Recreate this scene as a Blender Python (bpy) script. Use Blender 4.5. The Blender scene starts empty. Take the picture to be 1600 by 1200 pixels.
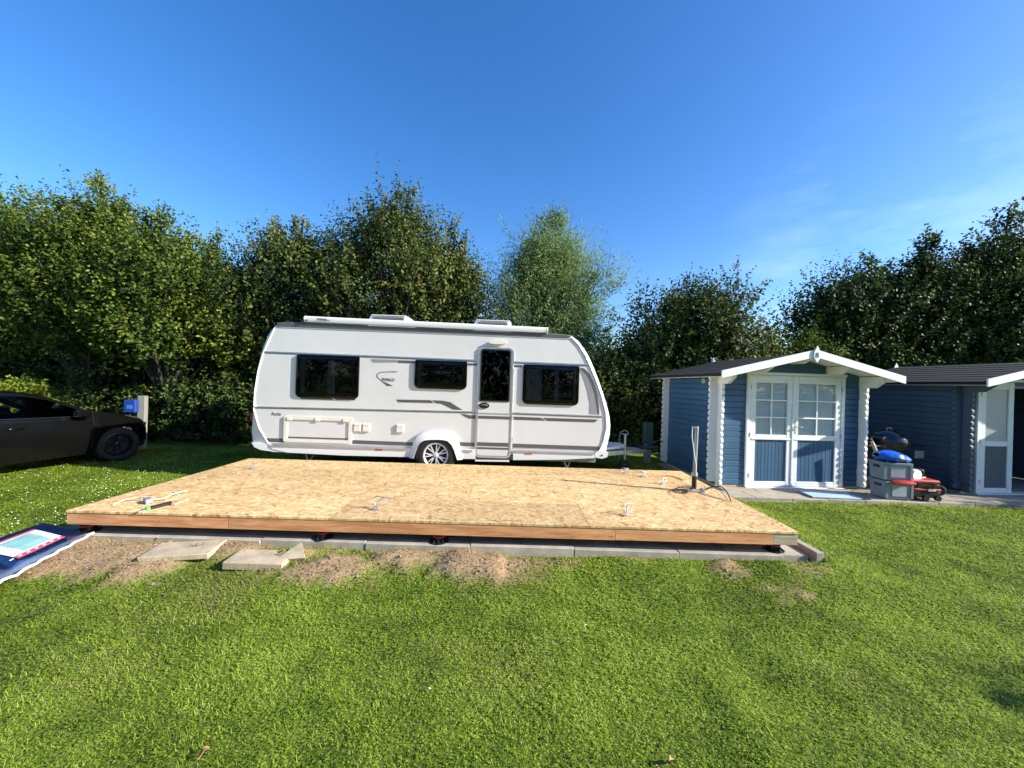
import bpy, bmesh, math, random
import numpy as np
from mathutils import Vector, Matrix

# ------------------------------------------------------------------ camera, sky, sun, exposure
scn = bpy.context.scene
COL = scn.collection
R = math.radians
F_PX, CAM_H, ROLL = 601.0, 1.72, R(1.7)
cd = bpy.data.cameras.new('camera'); cam = bpy.data.objects.new('camera', cd); COL.objects.link(cam)
cd.sensor_width = 36.0; cd.lens = F_PX / 1600 * 36.0; cd.clip_start = 0.05; cd.clip_end = 3000
cam.matrix_world = Matrix.Translation((0, 0, CAM_H)) @ Matrix.Rotation(R(90), 4, 'X') @ Matrix.Rotation(ROLL, 4, 'Z')
scn.camera = cam
SUN_AZ, SUN_EL = R(12.0), R(26.0)          # azimuth measured from +X towards the camera side
S = Vector((math.cos(SUN_EL) * math.cos(SUN_AZ), -math.cos(SUN_EL) * math.sin(SUN_AZ), math.sin(SUN_EL)))
world = bpy.data.worlds.new('World'); scn.world = world; world.use_nodes = True
wn = world.node_tree.nodes; wl = world.node_tree.links
wn.clear()
wo = wn.new('ShaderNodeOutputWorld'); wb = wn.new('ShaderNodeBackground'); sky = wn.new('ShaderNodeTexSky')
sky.sky_type = 'NISHITA'; sky.sun_disc = False; sky.sun_elevation = SUN_EL; sky.sun_rotation = R(90) + SUN_AZ
sky.altitude = 0; sky.air_density = 1.0; sky.dust_density = 0.7; sky.ozone_density = 3.0
wb.inputs['Strength'].default_value = 0.122
# thin streaks of cirrus, a property of the sky direction
wtc = wn.new('ShaderNodeTexCoord'); wmap = wn.new('ShaderNodeMapping'); wmap.vector_type = 'POINT'
wmap.inputs['Rotation'].default_value = (0, R(-24), R(-46)); wmap.inputs['Scale'].default_value = (1.2, 3.5, 9.0)
wno = wn.new('ShaderNodeTexNoise'); wno.inputs['Scale'].default_value = 1.6; wno.inputs['Detail'].default_value = 7; wno.inputs['Roughness'].default_value = .6
wr = wn.new('ShaderNodeMapRange'); wr.inputs[1].default_value = .46; wr.inputs[2].default_value = .80; wr.inputs[3].default_value = 0; wr.inputs[4].default_value = .22
wm = wn.new('ShaderNodeMixRGB'); wm.inputs['Color2'].default_value = (5.2, 6.0, 7.0, 1)
wl.new(wtc.outputs['Generated'], wmap.inputs['Vector']); wl.new(wmap.outputs[0], wno.inputs['Vector']); wl.new(wno.outputs['Fac'], wr.inputs[0])
wdp = wn.new('ShaderNodeVectorMath'); wdp.operation = 'DOT_PRODUCT'; wdp.inputs[1].default_value = Vector((585, 601, 215)).normalized(); wl.new(wtc.outputs['Generated'], wdp.inputs[0])
wmk = wn.new('ShaderNodeMapRange'); wmk.interpolation_type = 'SMOOTHSTEP'; wmk.inputs[1].default_value = .955; wmk.inputs[2].default_value = .992; wl.new(wdp.outputs['Value'], wmk.inputs[0])
wmu = wn.new('ShaderNodeMath'); wmu.operation = 'MULTIPLY'; wl.new(wr.outputs[0], wmu.inputs[0]); wl.new(wmk.outputs[0], wmu.inputs[1]); wl.new(wmu.outputs[0], wm.inputs['Fac']); wl.new(sky.outputs[0], wm.inputs['Color1'])
wh = wn.new('ShaderNodeHueSaturation'); wh.inputs['Saturation'].default_value = 1.3; wh.inputs['Hue'].default_value = .508
wl.new(wm.outputs[0], wh.inputs['Color']); wl.new(wh.outputs[0], wb.inputs['Color']); wl.new(wb.outputs[0], wo.inputs['Surface'])
sd = bpy.data.lights.new('sun', 'SUN'); sun = bpy.data.objects.new('sun', sd); COL.objects.link(sun)
sd.energy = 5.0; sd.angle = R(0.53); sd.color = (1.0, 0.935, 0.82)
sun.rotation_euler = S.to_track_quat('Z', 'Y').to_euler(); sun.location = (20, -5, 12)
vs = scn.view_settings
vs.view_transform = 'Standard'; vs.look = 'None'; vs.gamma = 1.0; vs.use_curve_mapping = False; vs.exposure = 1.15

# ------------------------------------------------------------------ helpers
rng = np.random.default_rng(7)
random.seed(7)
def unroll(px, py, roll=ROLL):
    u, v = px - 800.0, 600.0 - py
    return u * math.cos(roll) - v * math.sin(roll), u * math.sin(roll) + v * math.cos(roll)
def at(px, py, Y):
    U, V = unroll(px, py); return Vector((U * Y / F_PX, Y, CAM_H + V * Y / F_PX))
def onz(px, py, z):
    U, V = unroll(px, py); Y = (CAM_H - z) * F_PX / (-V); return Vector((U * Y / F_PX, Y, z))

class MB:
    def __init__(s): s.v = []; s.f = []
    def add(s, vs_, fs):
        o = len(s.v); s.v += [tuple(p) for p in vs_]; s.f += [tuple(i + o for i in f) for f in fs]; return s
    def box(s, x0, x1, y0, y1, z0, z1, b=0.0, M=None):
        c = ((x0 + x1) / 2, (y0 + y1) / 2, (z0 + z1) / 2); h = (abs(x1 - x0) / 2, abs(y1 - y0) / 2, abs(z1 - z0) / 2)
        if b <= 0:
            vs_ = [(c[0] + i * h[0], c[1] + j * h[1], c[2] + k * h[2]) for i in (-1, 1) for j in (-1, 1) for k in (-1, 1)]
            fs = [(0, 1, 3, 2), (4, 6, 7, 5), (0, 4, 5, 1), (2, 3, 7, 6), (0, 2, 6, 4), (1, 5, 7, 3)]
        else:
            b = min(b, .49 * min(h) * 2)
            vs_ = []; ix = {}
            for i in (-1, 1):
                for j in (-1, 1):
                    for k in (-1, 1):
                        sg = (i, j, k)
                        for a in range(3):
                            p = [c[q] + sg[q] * (h[q] - (0 if q == a else b)) for q in range(3)]
                            ix[(sg, a)] = len(vs_); vs_.append(p)
            fs = []
            for a in range(3):
                o1, o2 = (a + 1) % 3, (a + 2) % 3
                for sa in (-1, 1):
                    q = []
                    for s1, s2 in ((-1, -1), (1, -1), (1, 1), (-1, 1)):
                        sg = [0, 0, 0]; sg[a] = sa; sg[o1] = s1; sg[o2] = s2; q.append(ix[(tuple(sg), a)])
                    fs.append(q if sa > 0 else q[::-1])
                # edges running along axis a
                for s1 in (-1, 1):
                    for s2 in (-1, 1):
                        g0 = [0, 0, 0]; g1 = [0, 0, 0]
                        g0[a] = -1; g1[a] = 1; g0[o1] = g1[o1] = s1; g0[o2] = g1[o2] = s2
                        q = [ix[(tuple(g0), o1)], ix[(tuple(g1), o1)], ix[(tuple(g1), o2)], ix[(tuple(g0), o2)]]
                        fs.append(q if s1 * s2 < 0 else q[::-1])
            for i in (-1, 1):
                for j in (-1, 1):
                    for k in (-1, 1):
                        q = [ix[((i, j, k), a)] for a in range(3)]
                        fs.append(q if i * j * k > 0 else q[::-1])
        if M is not None: vs_ = [M @ Vector(p) for p in vs_]
        return s.add(vs_, fs)
    def prism(s, poly, y0, y1):                       # poly of (x, z), extruded in y
        n = len(poly)
        vs_ = [(p[0], y0, p[1]) for p in poly] + [(p[0], y1, p[1]) for p in poly]
        return s.add(vs_, [tuple(range(n)), tuple(range(2 * n - 1, n - 1, -1))] + [(i, n + i, n + (i + 1) % n, (i + 1) % n) for i in range(n)])
    def prism_z(s, poly, z0, z1):
        n = len(poly)
        vs_ = [(p[0], p[1], z0) for p in poly] + [(p[0], p[1], z1) for p in poly]
        return s.add(vs_, [tuple(range(n))[::-1], tuple(range(n, 2 * n))] + [(i, (i + 1) % n, n + (i + 1) % n, n + i) for i in range(n)])
    def prism_x(s, poly, x0, x1):                     # poly of (y, z)
        n = len(poly)
        vs_ = [(x0, p[0], p[1]) for p in poly] + [(x1, p[0], p[1]) for p in poly]
        return s.add(vs_, [tuple(range(n))[::-1], tuple(range(n, 2 * n))] + [(i, (i + 1) % n, n + (i + 1) % n, n + i) for i in range(n)])
    def ring(s, outer, inner, y0, y1):                # frame between two loops of (x, z)
        n = len(outer); vs_ = []
        for y in (y0, y1):
            vs_ += [(p[0], y, p[1]) for p in outer] + [(p[0], y, p[1]) for p in inner]
        fs = []
        for i in range(n):
            j = (i + 1) % n
            fs += [(i, j, n + j, n + i), (2 * n + i, 3 * n + i, 3 * n + j, 2 * n + j), (i, 2 * n + i, 2 * n + j, j), (n + i, n + j, 3 * n + j, 3 * n + i)]
        return s.add(vs_, fs)
    def tube(s, pts, r, n=8, cap=True):
        pts = [Vector(p) for p in pts]; rs = r if isinstance(r, (list, tuple)) else [r] * len(pts)
        vs_ = []; fs = []; prev = None
        for i, p in enumerate(pts):
            t = (pts[min(i + 1, len(pts) - 1)] - pts[max(i - 1, 0)])
            t = t.normalized() if t.length > 1e-9 else Vector((0, 0, 1))
            if prev is None:
                a = Vector((0, 0, 1)) if abs(t.z) < .9 else Vector((1, 0, 0)); prev = t.cross(a).normalized()
            e1 = (prev - t * prev.dot(t)).normalized(); prev = e1; e2 = t.cross(e1)
            for k in range(n):
                a = 2 * math.pi * k / n; vs_.append(p + (e1 * math.cos(a) + e2 * math.sin(a)) * rs[i])
        for i in range(len(pts) - 1):
            for k in range(n):
                k2 = (k + 1) % n; fs.append((i * n + k, i * n + k2, (i + 1) * n + k2, (i + 1) * n + k))
        if cap: fs += [tuple(range(n))[::-1], tuple(range((len(pts) - 1) * n, len(pts) * n))]
        return s.add(vs_, fs)
    def lathe(s, prof, n=24, M=None):                 # prof of (r, z) about z
        vs_ = []; fs = []
        for r, z in prof:
            for k in range(n):
                a = 2 * math.pi * k / n; vs_.append(Vector((r * math.cos(a), r * math.sin(a), z)))
        for i in range(len(prof) - 1):
            for k in range(n):
                k2 = (k + 1) % n; fs.append((i * n + k, i * n + k2, (i + 1) * n + k2, (i + 1) * n + k))
        if M is not None: vs_ = [M @ p for p in vs_]
        return s.add(vs_, fs)
    def grid(s, P):                                   # P[i][j] points
        n, m = len(P), len(P[0]); vs_ = [p for row in P for p in row]
        return s.add(vs_, [(i * m + j, i * m + j + 1, (i + 1) * m + j + 1, (i + 1) * m + j) for i in range(n - 1) for j in range(m - 1)])
    def build(s, name, mat_, parent=None, smooth=None, fix=True, loc=None, rot=None):
        me = bpy.data.meshes.new(name); me.from_pydata(s.v, [], s.f)
        if fix:
            bm = bmesh.new(); bm.from_mesh(me); bmesh.ops.recalc_face_normals(bm, faces=bm.faces); bm.to_mesh(me); bm.free()
        return link(name, me, mat_, parent, smooth, loc, rot)
def link(name, me, mat_, parent=None, smooth=None, loc=None, rot=None):
    if mat_ is not None and not me.materials: me.materials.append(mat_)
    if smooth is not None:
        me.polygons.foreach_set('use_smooth', [True] * len(me.polygons)); me.set_sharp_from_angle(angle=R(smooth))
    o = bpy.data.objects.new(name, me); COL.objects.link(o)
    if parent is not None: o.parent = parent
    if loc is not None: o.location = loc
    if rot is not None: o.rotation_euler = rot
    return o
def tag(o, label=None, cat=None, group=None, kind=None):
    if label: o['label'] = label
    if cat: o['category'] = cat
    if group: o['group'] = group
    if kind: o['kind'] = kind
    return o
def empty(name, loc=(0, 0, 0), rot=(0, 0, 0), label=None, cat=None, group=None):
    o = bpy.data.objects.new(name, None); COL.objects.link(o); o.empty_display_size = .2
    o.location = loc; o.rotation_euler = rot; return tag(o, label, cat, group)
def copy_tree(o, parent=None):
    c = o.copy(); COL.objects.link(c); c.parent = parent
    for ch in list(o.children): copy_tree(ch, c)
    return c
def rrect(x0, x1, z0, z1, r, n=6):
    rs = r if isinstance(r, (list, tuple)) else [r] * 4; pts = []   # bl, br, tr, tl
    for (cx, cz, a0, rr) in ((x0 + rs[0], z0 + rs[0], 180, rs[0]), (x1 - rs[1], z0 + rs[1], 270, rs[1]), (x1 - rs[2], z1 - rs[2], 0, rs[2]), (x0 + rs[3], z1 - rs[3], 90, rs[3])):
        for k in range(n + 1):
            a = R(a0 + 90 * k / n); pts.append((cx + rr * math.cos(a), cz + rr * math.sin(a)))
    return pts
def text_mesh(name, body, size, mat_, parent, loc, rot, ext=.0006, shear=0, spacing=1.0, align='LEFT'):
    cu = bpy.data.curves.new(name, 'FONT'); cu.body = body; cu.size = size; cu.extrude = ext; cu.shear = shear; cu.space_character = spacing; cu.align_x = align
    t = bpy.data.objects.new('tmp_text', cu); COL.objects.link(t)
    dg = bpy.context.evaluated_depsgraph_get(); me = bpy.data.meshes.new_from_object(t.evaluated_get(dg))
    bpy.data.objects.remove(t); bpy.data.curves.remove(cu)
    me.name = name; me.materials.clear()
    return link(name, me, mat_, parent, None, loc, rot)

# ------------------------------------------------------------------ materials
def new_mat(name):
    m = bpy.data.materials.new(name); m.use_nodes = True; nt = m.node_tree
    return m, nt, nt.nodes['Principled BSDF'], nt.nodes['Material Output']
def N(nt, t, **kw):
    n = nt.nodes.new(t)
    for k, v in kw.items():
        if k.startswith('i_'): n.inputs[k[2:].replace('_', ' ')].default_value = v
        else: setattr(n, k, v)
    return n
def ramp(nt, stops):
    n = nt.nodes.new('ShaderNodeValToRGB'); e = n.color_ramp.elements
    e[0].position, e[0].color = stops[0][0], (*stops[0][1], 1); e[1].position, e[1].color = stops[-1][0], (*stops[-1][1], 1)
    for p, c in stops[1:-1]:
        x = e.new(p); x.color = (*c, 1)
    return n
def bumpify(nt, bs, height_socket, strength, dist=.01):
    b = N(nt, 'ShaderNodeBump'); b.inputs['Strength'].default_value = strength; b.inputs['Distance'].default_value = dist
    nt.links.new(height_socket, b.inputs['Height']); nt.links.new(b.outputs[0], bs.inputs['Normal']); return b
def pm(name, col, rough=.5, metal=0., var=.12, vscale=4., bump=0., bscale=80., coat=0., spec=.5, stretch=(1, 1, 1), rnd=0.):
    m, nt, bs, out = new_mat(name); L = nt.links
    tc = N(nt, 'ShaderNodeTexCoord'); mp = N(nt, 'ShaderNodeMapping'); mp.inputs['Scale'].default_value = stretch
    L.new(tc.outputs['Object'], mp.inputs['Vector'])
    no = N(nt, 'ShaderNodeTexNoise', i_Scale=vscale, i_Detail=6., i_Roughness=.65); L.new(mp.outputs[0], no.inputs['Vector'])
    rp = ramp(nt, [(.3, tuple(c * (1 - var) for c in col)), (.7, tuple(min(1, c * (1 + var)) for c in col))]); L.new(no.outputs['Fac'], rp.inputs['Fac'])
    last = rp.outputs['Color']
    if rnd:
        oi = N(nt, 'ShaderNodeObjectInfo'); mr = N(nt, 'ShaderNodeMapRange'); mr.inputs[3].default_value = 1 - rnd; mr.inputs[4].default_value = 1 + rnd
        L.new(oi.outputs['Random'], mr.inputs[0]); hs = N(nt, 'ShaderNodeHueSaturation'); L.new(mr.outputs[0], hs.inputs['Value']); L.new(last, hs.inputs['Color']); last = hs.outputs[0]
    L.new(last, bs.inputs['Base Color'])
    rr = N(nt, 'ShaderNodeMapRange'); rr.inputs[3].default_value = max(0.02, rough - .08); rr.inputs[4].default_value = min(1, rough + .08); L.new(no.outputs['Fac'], rr.inputs[0]); L.new(rr.outputs[0], bs.inputs['Roughness'])
    bs.inputs['Metallic'].default_value = metal; bs.inputs['Coat Weight'].default_value = coat; bs.inputs['Specular IOR Level'].default_value = spec
    if coat: bs.inputs['Coat Roughness'].default_value = .04
    if bump:
        n2 = N(nt, 'ShaderNodeTexNoise', i_Scale=bscale, i_Detail=5.); L.new(mp.outputs[0], n2.inputs['Vector']); bumpify(nt, bs, n2.outputs['Fac'], bump)
    return m
def glass_mat(name, tint=(.3, .32, .34), refl=.06):
    m, nt, bs, out = new_mat(name); L = nt.links; nt.nodes.remove(bs)
    tr = N(nt, 'ShaderNodeBsdfTransparent'); tr.inputs[0].default_value = (*tint, 1)
    gl = N(nt, 'ShaderNodeBsdfGlossy'); gl.inputs['Roughness'].default_value = .02; gl.inputs[0].default_value = (.95, .97, 1, 1)
    fr = N(nt, 'ShaderNodeLayerWeight'); fr.inputs['Blend'].default_value = .12
    ad = N(nt, 'ShaderNodeMath', operation='ADD'); ad.inputs[1].default_value = refl; L.new(fr.outputs['Fresnel'], ad.inputs[0])
    # slight waviness
    no = N(nt, 'ShaderNodeTexNoise', i_Scale=3.); bp = N(nt, 'ShaderNodeBump'); bp.inputs['Strength'].default_value = .03; L.new(no.outputs['Fac'], bp.inputs['Height']); L.new(bp.outputs[0], gl.inputs['Normal'])
    mx = N(nt, 'ShaderNodeMixShader'); L.new(ad.outputs[0], mx.inputs[0]); L.new(tr.outputs[0], mx.inputs[1]); L.new(gl.outputs[0], mx.inputs[2]); L.new(mx.outputs[0], out.inputs[0])
    return m
def leaf_mat(name, cols, transl=.3, rough=.62):
    m, nt, bs, out = new_mat(name); L = nt.links
    at_ = N(nt, 'ShaderNodeAttribute', attribute_name='tint'); sp = N(nt, 'ShaderNodeSeparateColor'); L.new(at_.outputs['Color'], sp.inputs[0])
    rp = ramp(nt, cols); L.new(sp.outputs[0], rp.inputs['Fac']); L.new(rp.outputs[0], bs.inputs['Base Color'])
    bs.inputs['Roughness'].default_value = rough; bs.inputs['Specular IOR Level'].default_value = .25
    tl = N(nt, 'ShaderNodeBsdfTranslucent'); hs = N(nt, 'ShaderNodeHueSaturation', i_Hue=.485, i_Saturation=1.1, i_Value=1.5); L.new(rp.outputs[0], hs.inputs['Color']); L.new(hs.outputs[0], tl.inputs[0])
    mx = N(nt, 'ShaderNodeMixShader'); mx.inputs[0].default_value = transl; L.new(bs.outputs[0], mx.inputs[1]); L.new(tl.outputs[0], mx.inputs[2]); L.new(mx.outputs[0], out.inputs[0])
    return m
def wood_mat(name, c0, c1, c2, stretch=(1.2, 14, 14), scale=2.5, rough=.6, knots=True, rnd=.1):
    m, nt, bs, out = new_mat(name); L = nt.links
    tc = N(nt, 'ShaderNodeTexCoord'); oi = N(nt, 'ShaderNodeObjectInfo'); av = N(nt, 'ShaderNodeVectorMath', operation='ADD')
    sc = N(nt, 'ShaderNodeVectorMath', operation='SCALE'); sc.inputs[0].default_value = (13, 7, 5); L.new(oi.outputs['Random'], sc.inputs['Scale'])
    L.new(tc.outputs['Object'], av.inputs[0]); L.new(sc.outputs[0], av.inputs[1])
    mp = N(nt, 'ShaderNodeMapping'); mp.inputs['Scale'].default_value = stretch; L.new(av.outputs[0], mp.inputs['Vector'])
    no = N(nt, 'ShaderNodeTexNoise', i_Scale=scale, i_Detail=8., i_Roughness=.6, i_Distortion=.8); L.new(mp.outputs[0], no.inputs['Vector'])
    rp = ramp(nt, [(.28, c0), (.5, c1), (.72, c2)]); L.new(no.outputs['Fac'], rp.inputs['Fac']); last = rp.outputs[0]
    if knots:
        m2 = N(nt, 'ShaderNodeMapping'); m2.inputs['Scale'].default_value = (2.2, 9, 9); L.new(av.outputs[0], m2.inputs['Vector'])
        vo = N(nt, 'ShaderNodeTexVoronoi', i_Scale=1.0); L.new(m2.outputs[0], vo.inputs['Vector'])
        mr = N(nt, 'ShaderNodeMapRange'); mr.inputs[1].default_value = .03; mr.inputs[2].default_value = .12; mr.inputs[3].default_value = .8; mr.inputs[4].default_value = 0
        L.new(vo.outputs['Distance'], mr.inputs[0]); mx = N(nt, 'ShaderNodeMixRGB'); mx.inputs['Color2'].default_value = (c0[0] * .45, c0[1] * .35, c0[2] * .3, 1)
        L.new(mr.outputs[0], mx.inputs['Fac']); L.new(last, mx.inputs['Color1']); last = mx.outputs[0]
    n3 = N(nt, 'ShaderNodeTexNoise', i_Scale=.9, i_Detail=3.); L.new(av.outputs[0], n3.inputs['Vector'])
    mr3 = N(nt, 'ShaderNodeMapRange'); mr3.inputs[1].default_value = .35; mr3.inputs[2].default_value = .65; mr3.inputs[3].default_value = 1 - rnd; mr3.inputs[4].default_value = 1 + rnd * 1.5
    L.new(n3.outputs['Fac'], mr3.inputs[0]); hs = N(nt, 'ShaderNodeHueSaturation'); L.new(last, hs.inputs['Color']); L.new(mr3.outputs[0], hs.inputs['Value'])
    L.new(hs.outputs[0], bs.inputs['Base Color']); bs.inputs['Roughness'].default_value = rough; bs.inputs['Specular IOR Level'].default_value = .3
    bumpify(nt, bs, no.outputs['Fac'], .25, .004)
    return m
def osb_mat():
    m, nt, bs, out = new_mat('strand_board'); L = nt.links
    tc = N(nt, 'ShaderNodeTexCoord'); cols = []; g_prev = None; last = None; hprev = None
    nz = N(nt, 'ShaderNodeTexNoise', i_Scale=9., i_Detail=2.); L.new(tc.outputs['Object'], nz.inputs['Vector'])
    for i, (ang, sx, sy, off) in enumerate(((6, 10, 44, 0), (-22, 11, 52, 3.1), (34, 12, 48, 7.7), (-52, 13, 56, 12.3), (80, 11, 46, 17.9))):
        mp = N(nt, 'ShaderNodeMapping'); mp.inputs['Rotation'].default_value = (0, 0, R(ang)); L.new(tc.outputs['Object'], mp.inputs['Vector'])
        m2 = N(nt, 'ShaderNodeMapping'); m2.inputs['Scale'].default_value = (sx, sy, 1); m2.inputs['Location'].default_value = (off, off * .7, 0); L.new(mp.outputs[0], m2.inputs['Vector'])
        mixv = N(nt, 'ShaderNodeMixRGB'); mixv.inputs['Fac'].default_value = .03; L.new(m2.outputs[0], mixv.inputs['Color1']); L.new(nz.outputs['Color'], mixv.inputs['Color2'])
        vo = N(nt, 'ShaderNodeTexVoronoi', voronoi_dimensions='2D', i_Scale=1.0); L.new(mixv.outputs[0], vo.inputs['Vector'])
        sp = N(nt, 'ShaderNodeSeparateColor'); L.new(vo.outputs['Color'], sp.inputs[0])
        if last is None: last, g_prev = sp.outputs[0], sp.outputs[1]
        else:
            cmpn = N(nt, 'ShaderNodeMath', operation='GREATER_THAN'); L.new(sp.outputs[1], cmpn.inputs[0]); L.new(g_prev, cmpn.inputs[1])
            mx = N(nt, 'ShaderNodeMix'); L.new(cmpn.outputs[0], mx.inputs[0]); L.new(last, mx.inputs[2]); L.new(sp.outputs[0], mx.inputs[3]); last = mx.outputs[0]
            mg = N(nt, 'ShaderNodeMath', operation='MAXIMUM'); L.new(sp.outputs[1], mg.inputs[0]); L.new(g_prev, mg.inputs[1]); g_prev = mg.outputs[0]
    rp = ramp(nt, [(0, (.33, .165, .055)), (.14, (.47, .280, .105)), (.42, (.56, .370, .165)), (.75, (.63, .440, .210)), (1, (.73, .56, .31))]); L.new(last, rp.inputs['Fac'])
    n3 = N(nt, 'ShaderNodeTexNoise', i_Scale=.8, i_Detail=4.); L.new(tc.outputs['Object'], n3.inputs['Vector'])
    mr3 = N(nt, 'ShaderNodeMapRange'); mr3.inputs[1].default_value = .3; mr3.inputs[2].default_value = .7; mr3.inputs[3].default_value = .88; mr3.inputs[4].default_value = 1.1; L.new(n3.outputs['Fac'], mr3.inputs[0])
    oi = N(nt, 'ShaderNodeObjectInfo'); mo = N(nt, 'ShaderNodeMapRange'); mo.inputs[3].default_value = .86; mo.inputs[4].default_value = 1.10; L.new(oi.outputs['Random'], mo.inputs[0]); mm = N(nt, 'ShaderNodeMath', operation='MULTIPLY'); L.new(mo.outputs[0], mm.inputs[0]); L.new(mr3.outputs[0], mm.inputs[1])
    hs = N(nt, 'ShaderNodeHueSaturation'); L.new(rp.outputs[0], hs.inputs['Color']); L.new(mm.outputs[0], hs.inputs['Value']); L.new(hs.outputs[0], bs.inputs['Base Color'])
    bs.inputs['Roughness'].default_value = .62; bs.inputs['Specular IOR Level'].default_value = .35
    bumpify(nt, bs, last, .35, .002)
    return m
M = {}
M['osb'] = osb_mat()
M['fascia'] = wood_mat('larch_timber', (.38, .155, .06), (.60, .28, .125), (.70, .42, .21), rough=.55)
M['pale_timber'] = wood_mat('weathered_timber', (.30, .24, .16), (.44, .36, .25), (.56, .48, .35), knots=False)
M['concrete'] = pm('concrete_slab', (.34, .30, .235), .85, var=.25, vscale=5, bump=.25, bscale=120, spec=.25, rnd=.10)
M['kerb'] = pm('grey_kerb_concrete', (.37, .335, .275), .85, var=.28, vscale=4, bump=.3, bscale=90, spec=.25, rnd=.08)
M['paver'] = pm('sandy_paver', (.40, .33, .23), .9, var=.3, vscale=6, bump=.35, bscale=70, spec=.2)
M['black_plastic'] = pm('black_plastic', (.012, .012, .013), .42, var=.3, bump=.05)
M['red_plastic'] = pm('red_plastic', (.42, .03, .025), .4, var=.15)
M['grey_plastic'] = pm('grey_plastic', (.20, .24, .27), .5, var=.1, bump=.04)
M['white_gel'] = pm('white_gelcoat', (.74, .745, .74), .3, var=.03, vscale=1.2, coat=.25)
M['white_side'] = pm('stucco_aluminium', (.64, .64, .625), .42, var=.05, vscale=1.1, bump=.12, bscale=160)
M['cream_plastic'] = pm('cream_plastic', (.74, .70, .60), .4, var=.05)
M['alu'] = pm('brushed_aluminium', (.62, .63, .65), .38, metal=.85, var=.08, vscale=9)
M['decal_grey'] = pm('grey_decal', (.10, .095, .10), .35, var=.08)
M['decal_mid'] = pm('mid_grey_decal', (.26, .26, .28), .4, var=.08)
M['rubber'] = pm('tyre_rubber', (.011, .011, .011), .75, var=.25, bump=.1, bscale=200)
M['alloy'] = pm('alloy_rim', (.66, .67, .69), .3, metal=.25, var=.06)
M['dark_inside'] = pm('dark_inside', (.02, .02, .022), .8, var=.2)
M['acrylic'] = glass_mat('tinted_acrylic', (.26, .28, .31), .02)
M['pane'] = glass_mat('clear_pane', (.94, .96, .97), .03)
M['blind'] = pm('pale_blind', (.80, .81, .80), .6, var=.04)
M['curtain'] = pm('grey_curtain', (.36, .355, .35), .9, var=.2, vscale=10, stretch=(6, 1, .4))
M['orange_refl'] = pm('orange_reflector', (.62, .16, .03), .25, var=.1)
M['red_lens'] = pm('red_lens', (.35, .015, .012), .2, var=.1)
M['white_paint'] = pm('white_painted_wood', (.76, .77, .76), .5, var=.07, vscale=3, bump=.15, bscale=18, stretch=(1, 6, 6))
M['blue_paint'] = pm('blue_painted_wood', (.027, .092, .178), .5, var=.14, vscale=3.0, bump=.2, bscale=22, stretch=(1, 1, 8), rnd=.13)
M['slate_paint'] = pm('slate_painted_wood', (.055, .09, .125), .55, var=.14, vscale=3.0, bump=.2, bscale=22, stretch=(1, 1, 8), rnd=.06)
M['felt'] = pm('bitumen_felt', (.024, .025, .027), .9, var=.4, vscale=30, bump=.4, bscale=300, spec=.25)
M['black_paint'] = pm('black_car_paint', (.0035, .0035, .0035), .14, var=.1, coat=.0, spec=.3)
M['car_glass'] = glass_mat('car_glass', (.72, .75, .73), .0)
M['chrome'] = pm('chrome_trim', (.75, .76, .78), .12, metal=1.0, var=.03)
M['galv'] = pm('galvanised_steel', (.42, .43, .45), .42, metal=.7, var=.2, vscale=14)
M['light_blue'] = pm('light_blue_board', (.36, .50, .62), .6, var=.12, bump=.1)
M['blue_bag'] = pm('blue_poly_bag', (.012, .12, .62), .28, var=.15, bump=.35, bscale=14)
M['red_case'] = pm('red_tool_case', (.45, .035, .03), .4, var=.12)
M['blue_sheet'] = pm('folded_blue_sheet', (.10, .145, .25), .35, var=.3, vscale=5, bump=.3, bscale=9)
M['teal_print'] = pm('teal_label', (.30, .56, .52), .4, var=.2, vscale=9)
M['pink_print'] = pm('red_pink_label', (.62, .07, .12), .4, var=.1)
M['white_print'] = pm('white_label', (.72, .74, .74), .4, var=.1)
M['poly_edge'] = pm('clear_poly_edge', (.72, .74, .76), .25, var=.2, vscale=20, bump=.4, bscale=40)
M['post_concrete'] = pm('concrete_post', (.21, .20, .175), .85, var=.25, bump=.3)
M['box_blue'] = pm('blue_enamel_box', (.012, .045, .24), .35, var=.1)
M['dark_green'] = pm('dark_green_box', (.03, .07, .06), .5, var=.1)
M['straw'] = pm('dry_wood', (.48, .38, .22), .8, var=.2)
M['bark'] = pm('bark', (.045, .038, .028), .9, var=.35, vscale=8, bump=.8, bscale=25, stretch=(3, 3, .7))
M['hornbeam'] = leaf_mat('hornbeam_leaf', [(0, (.018, .040, .006)), (.5, (.070, .112, .014)), (.85, (.150, .190, .022)), (1, (.21, .22, .035))], .25)
M['maple'] = leaf_mat('maple_leaf', [(0, (.014, .030, .008)), (.5, (.056, .085, .017)), (.85, (.125, .150, .028)), (1, (.17, .16, .04))], .22)
M['willow'] = leaf_mat('willow_leaf', [(0, (.05, .095, .030)), (.5, (.13, .20, .060)), (1, (.23, .31, .12))], .3)
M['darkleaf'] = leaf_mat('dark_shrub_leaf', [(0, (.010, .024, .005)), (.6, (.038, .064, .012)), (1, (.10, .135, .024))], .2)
M['lime'] = leaf_mat('lime_leaf', [(0, (.10, .15, .015)), (.6, (.20, .26, .025)), (1, (.28, .33, .05))], .35)
M['grass'] = leaf_mat('grass_blade', [(0, (.034, .064, .006)), (.28, (.145, .222, .013)), (.58, (.285, .400, .026)), (.78, (.40, .48, .08)), (.86, (.32, .25, .11)), (1, (.40, .30, .18))], .35, .5)
M['petal'] = pm('white_petal', (.75, .74, .68), .7, var=.05)
M['litter'] = pm('dead_leaf', (.30, .17, .09), .8, var=.3)
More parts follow.
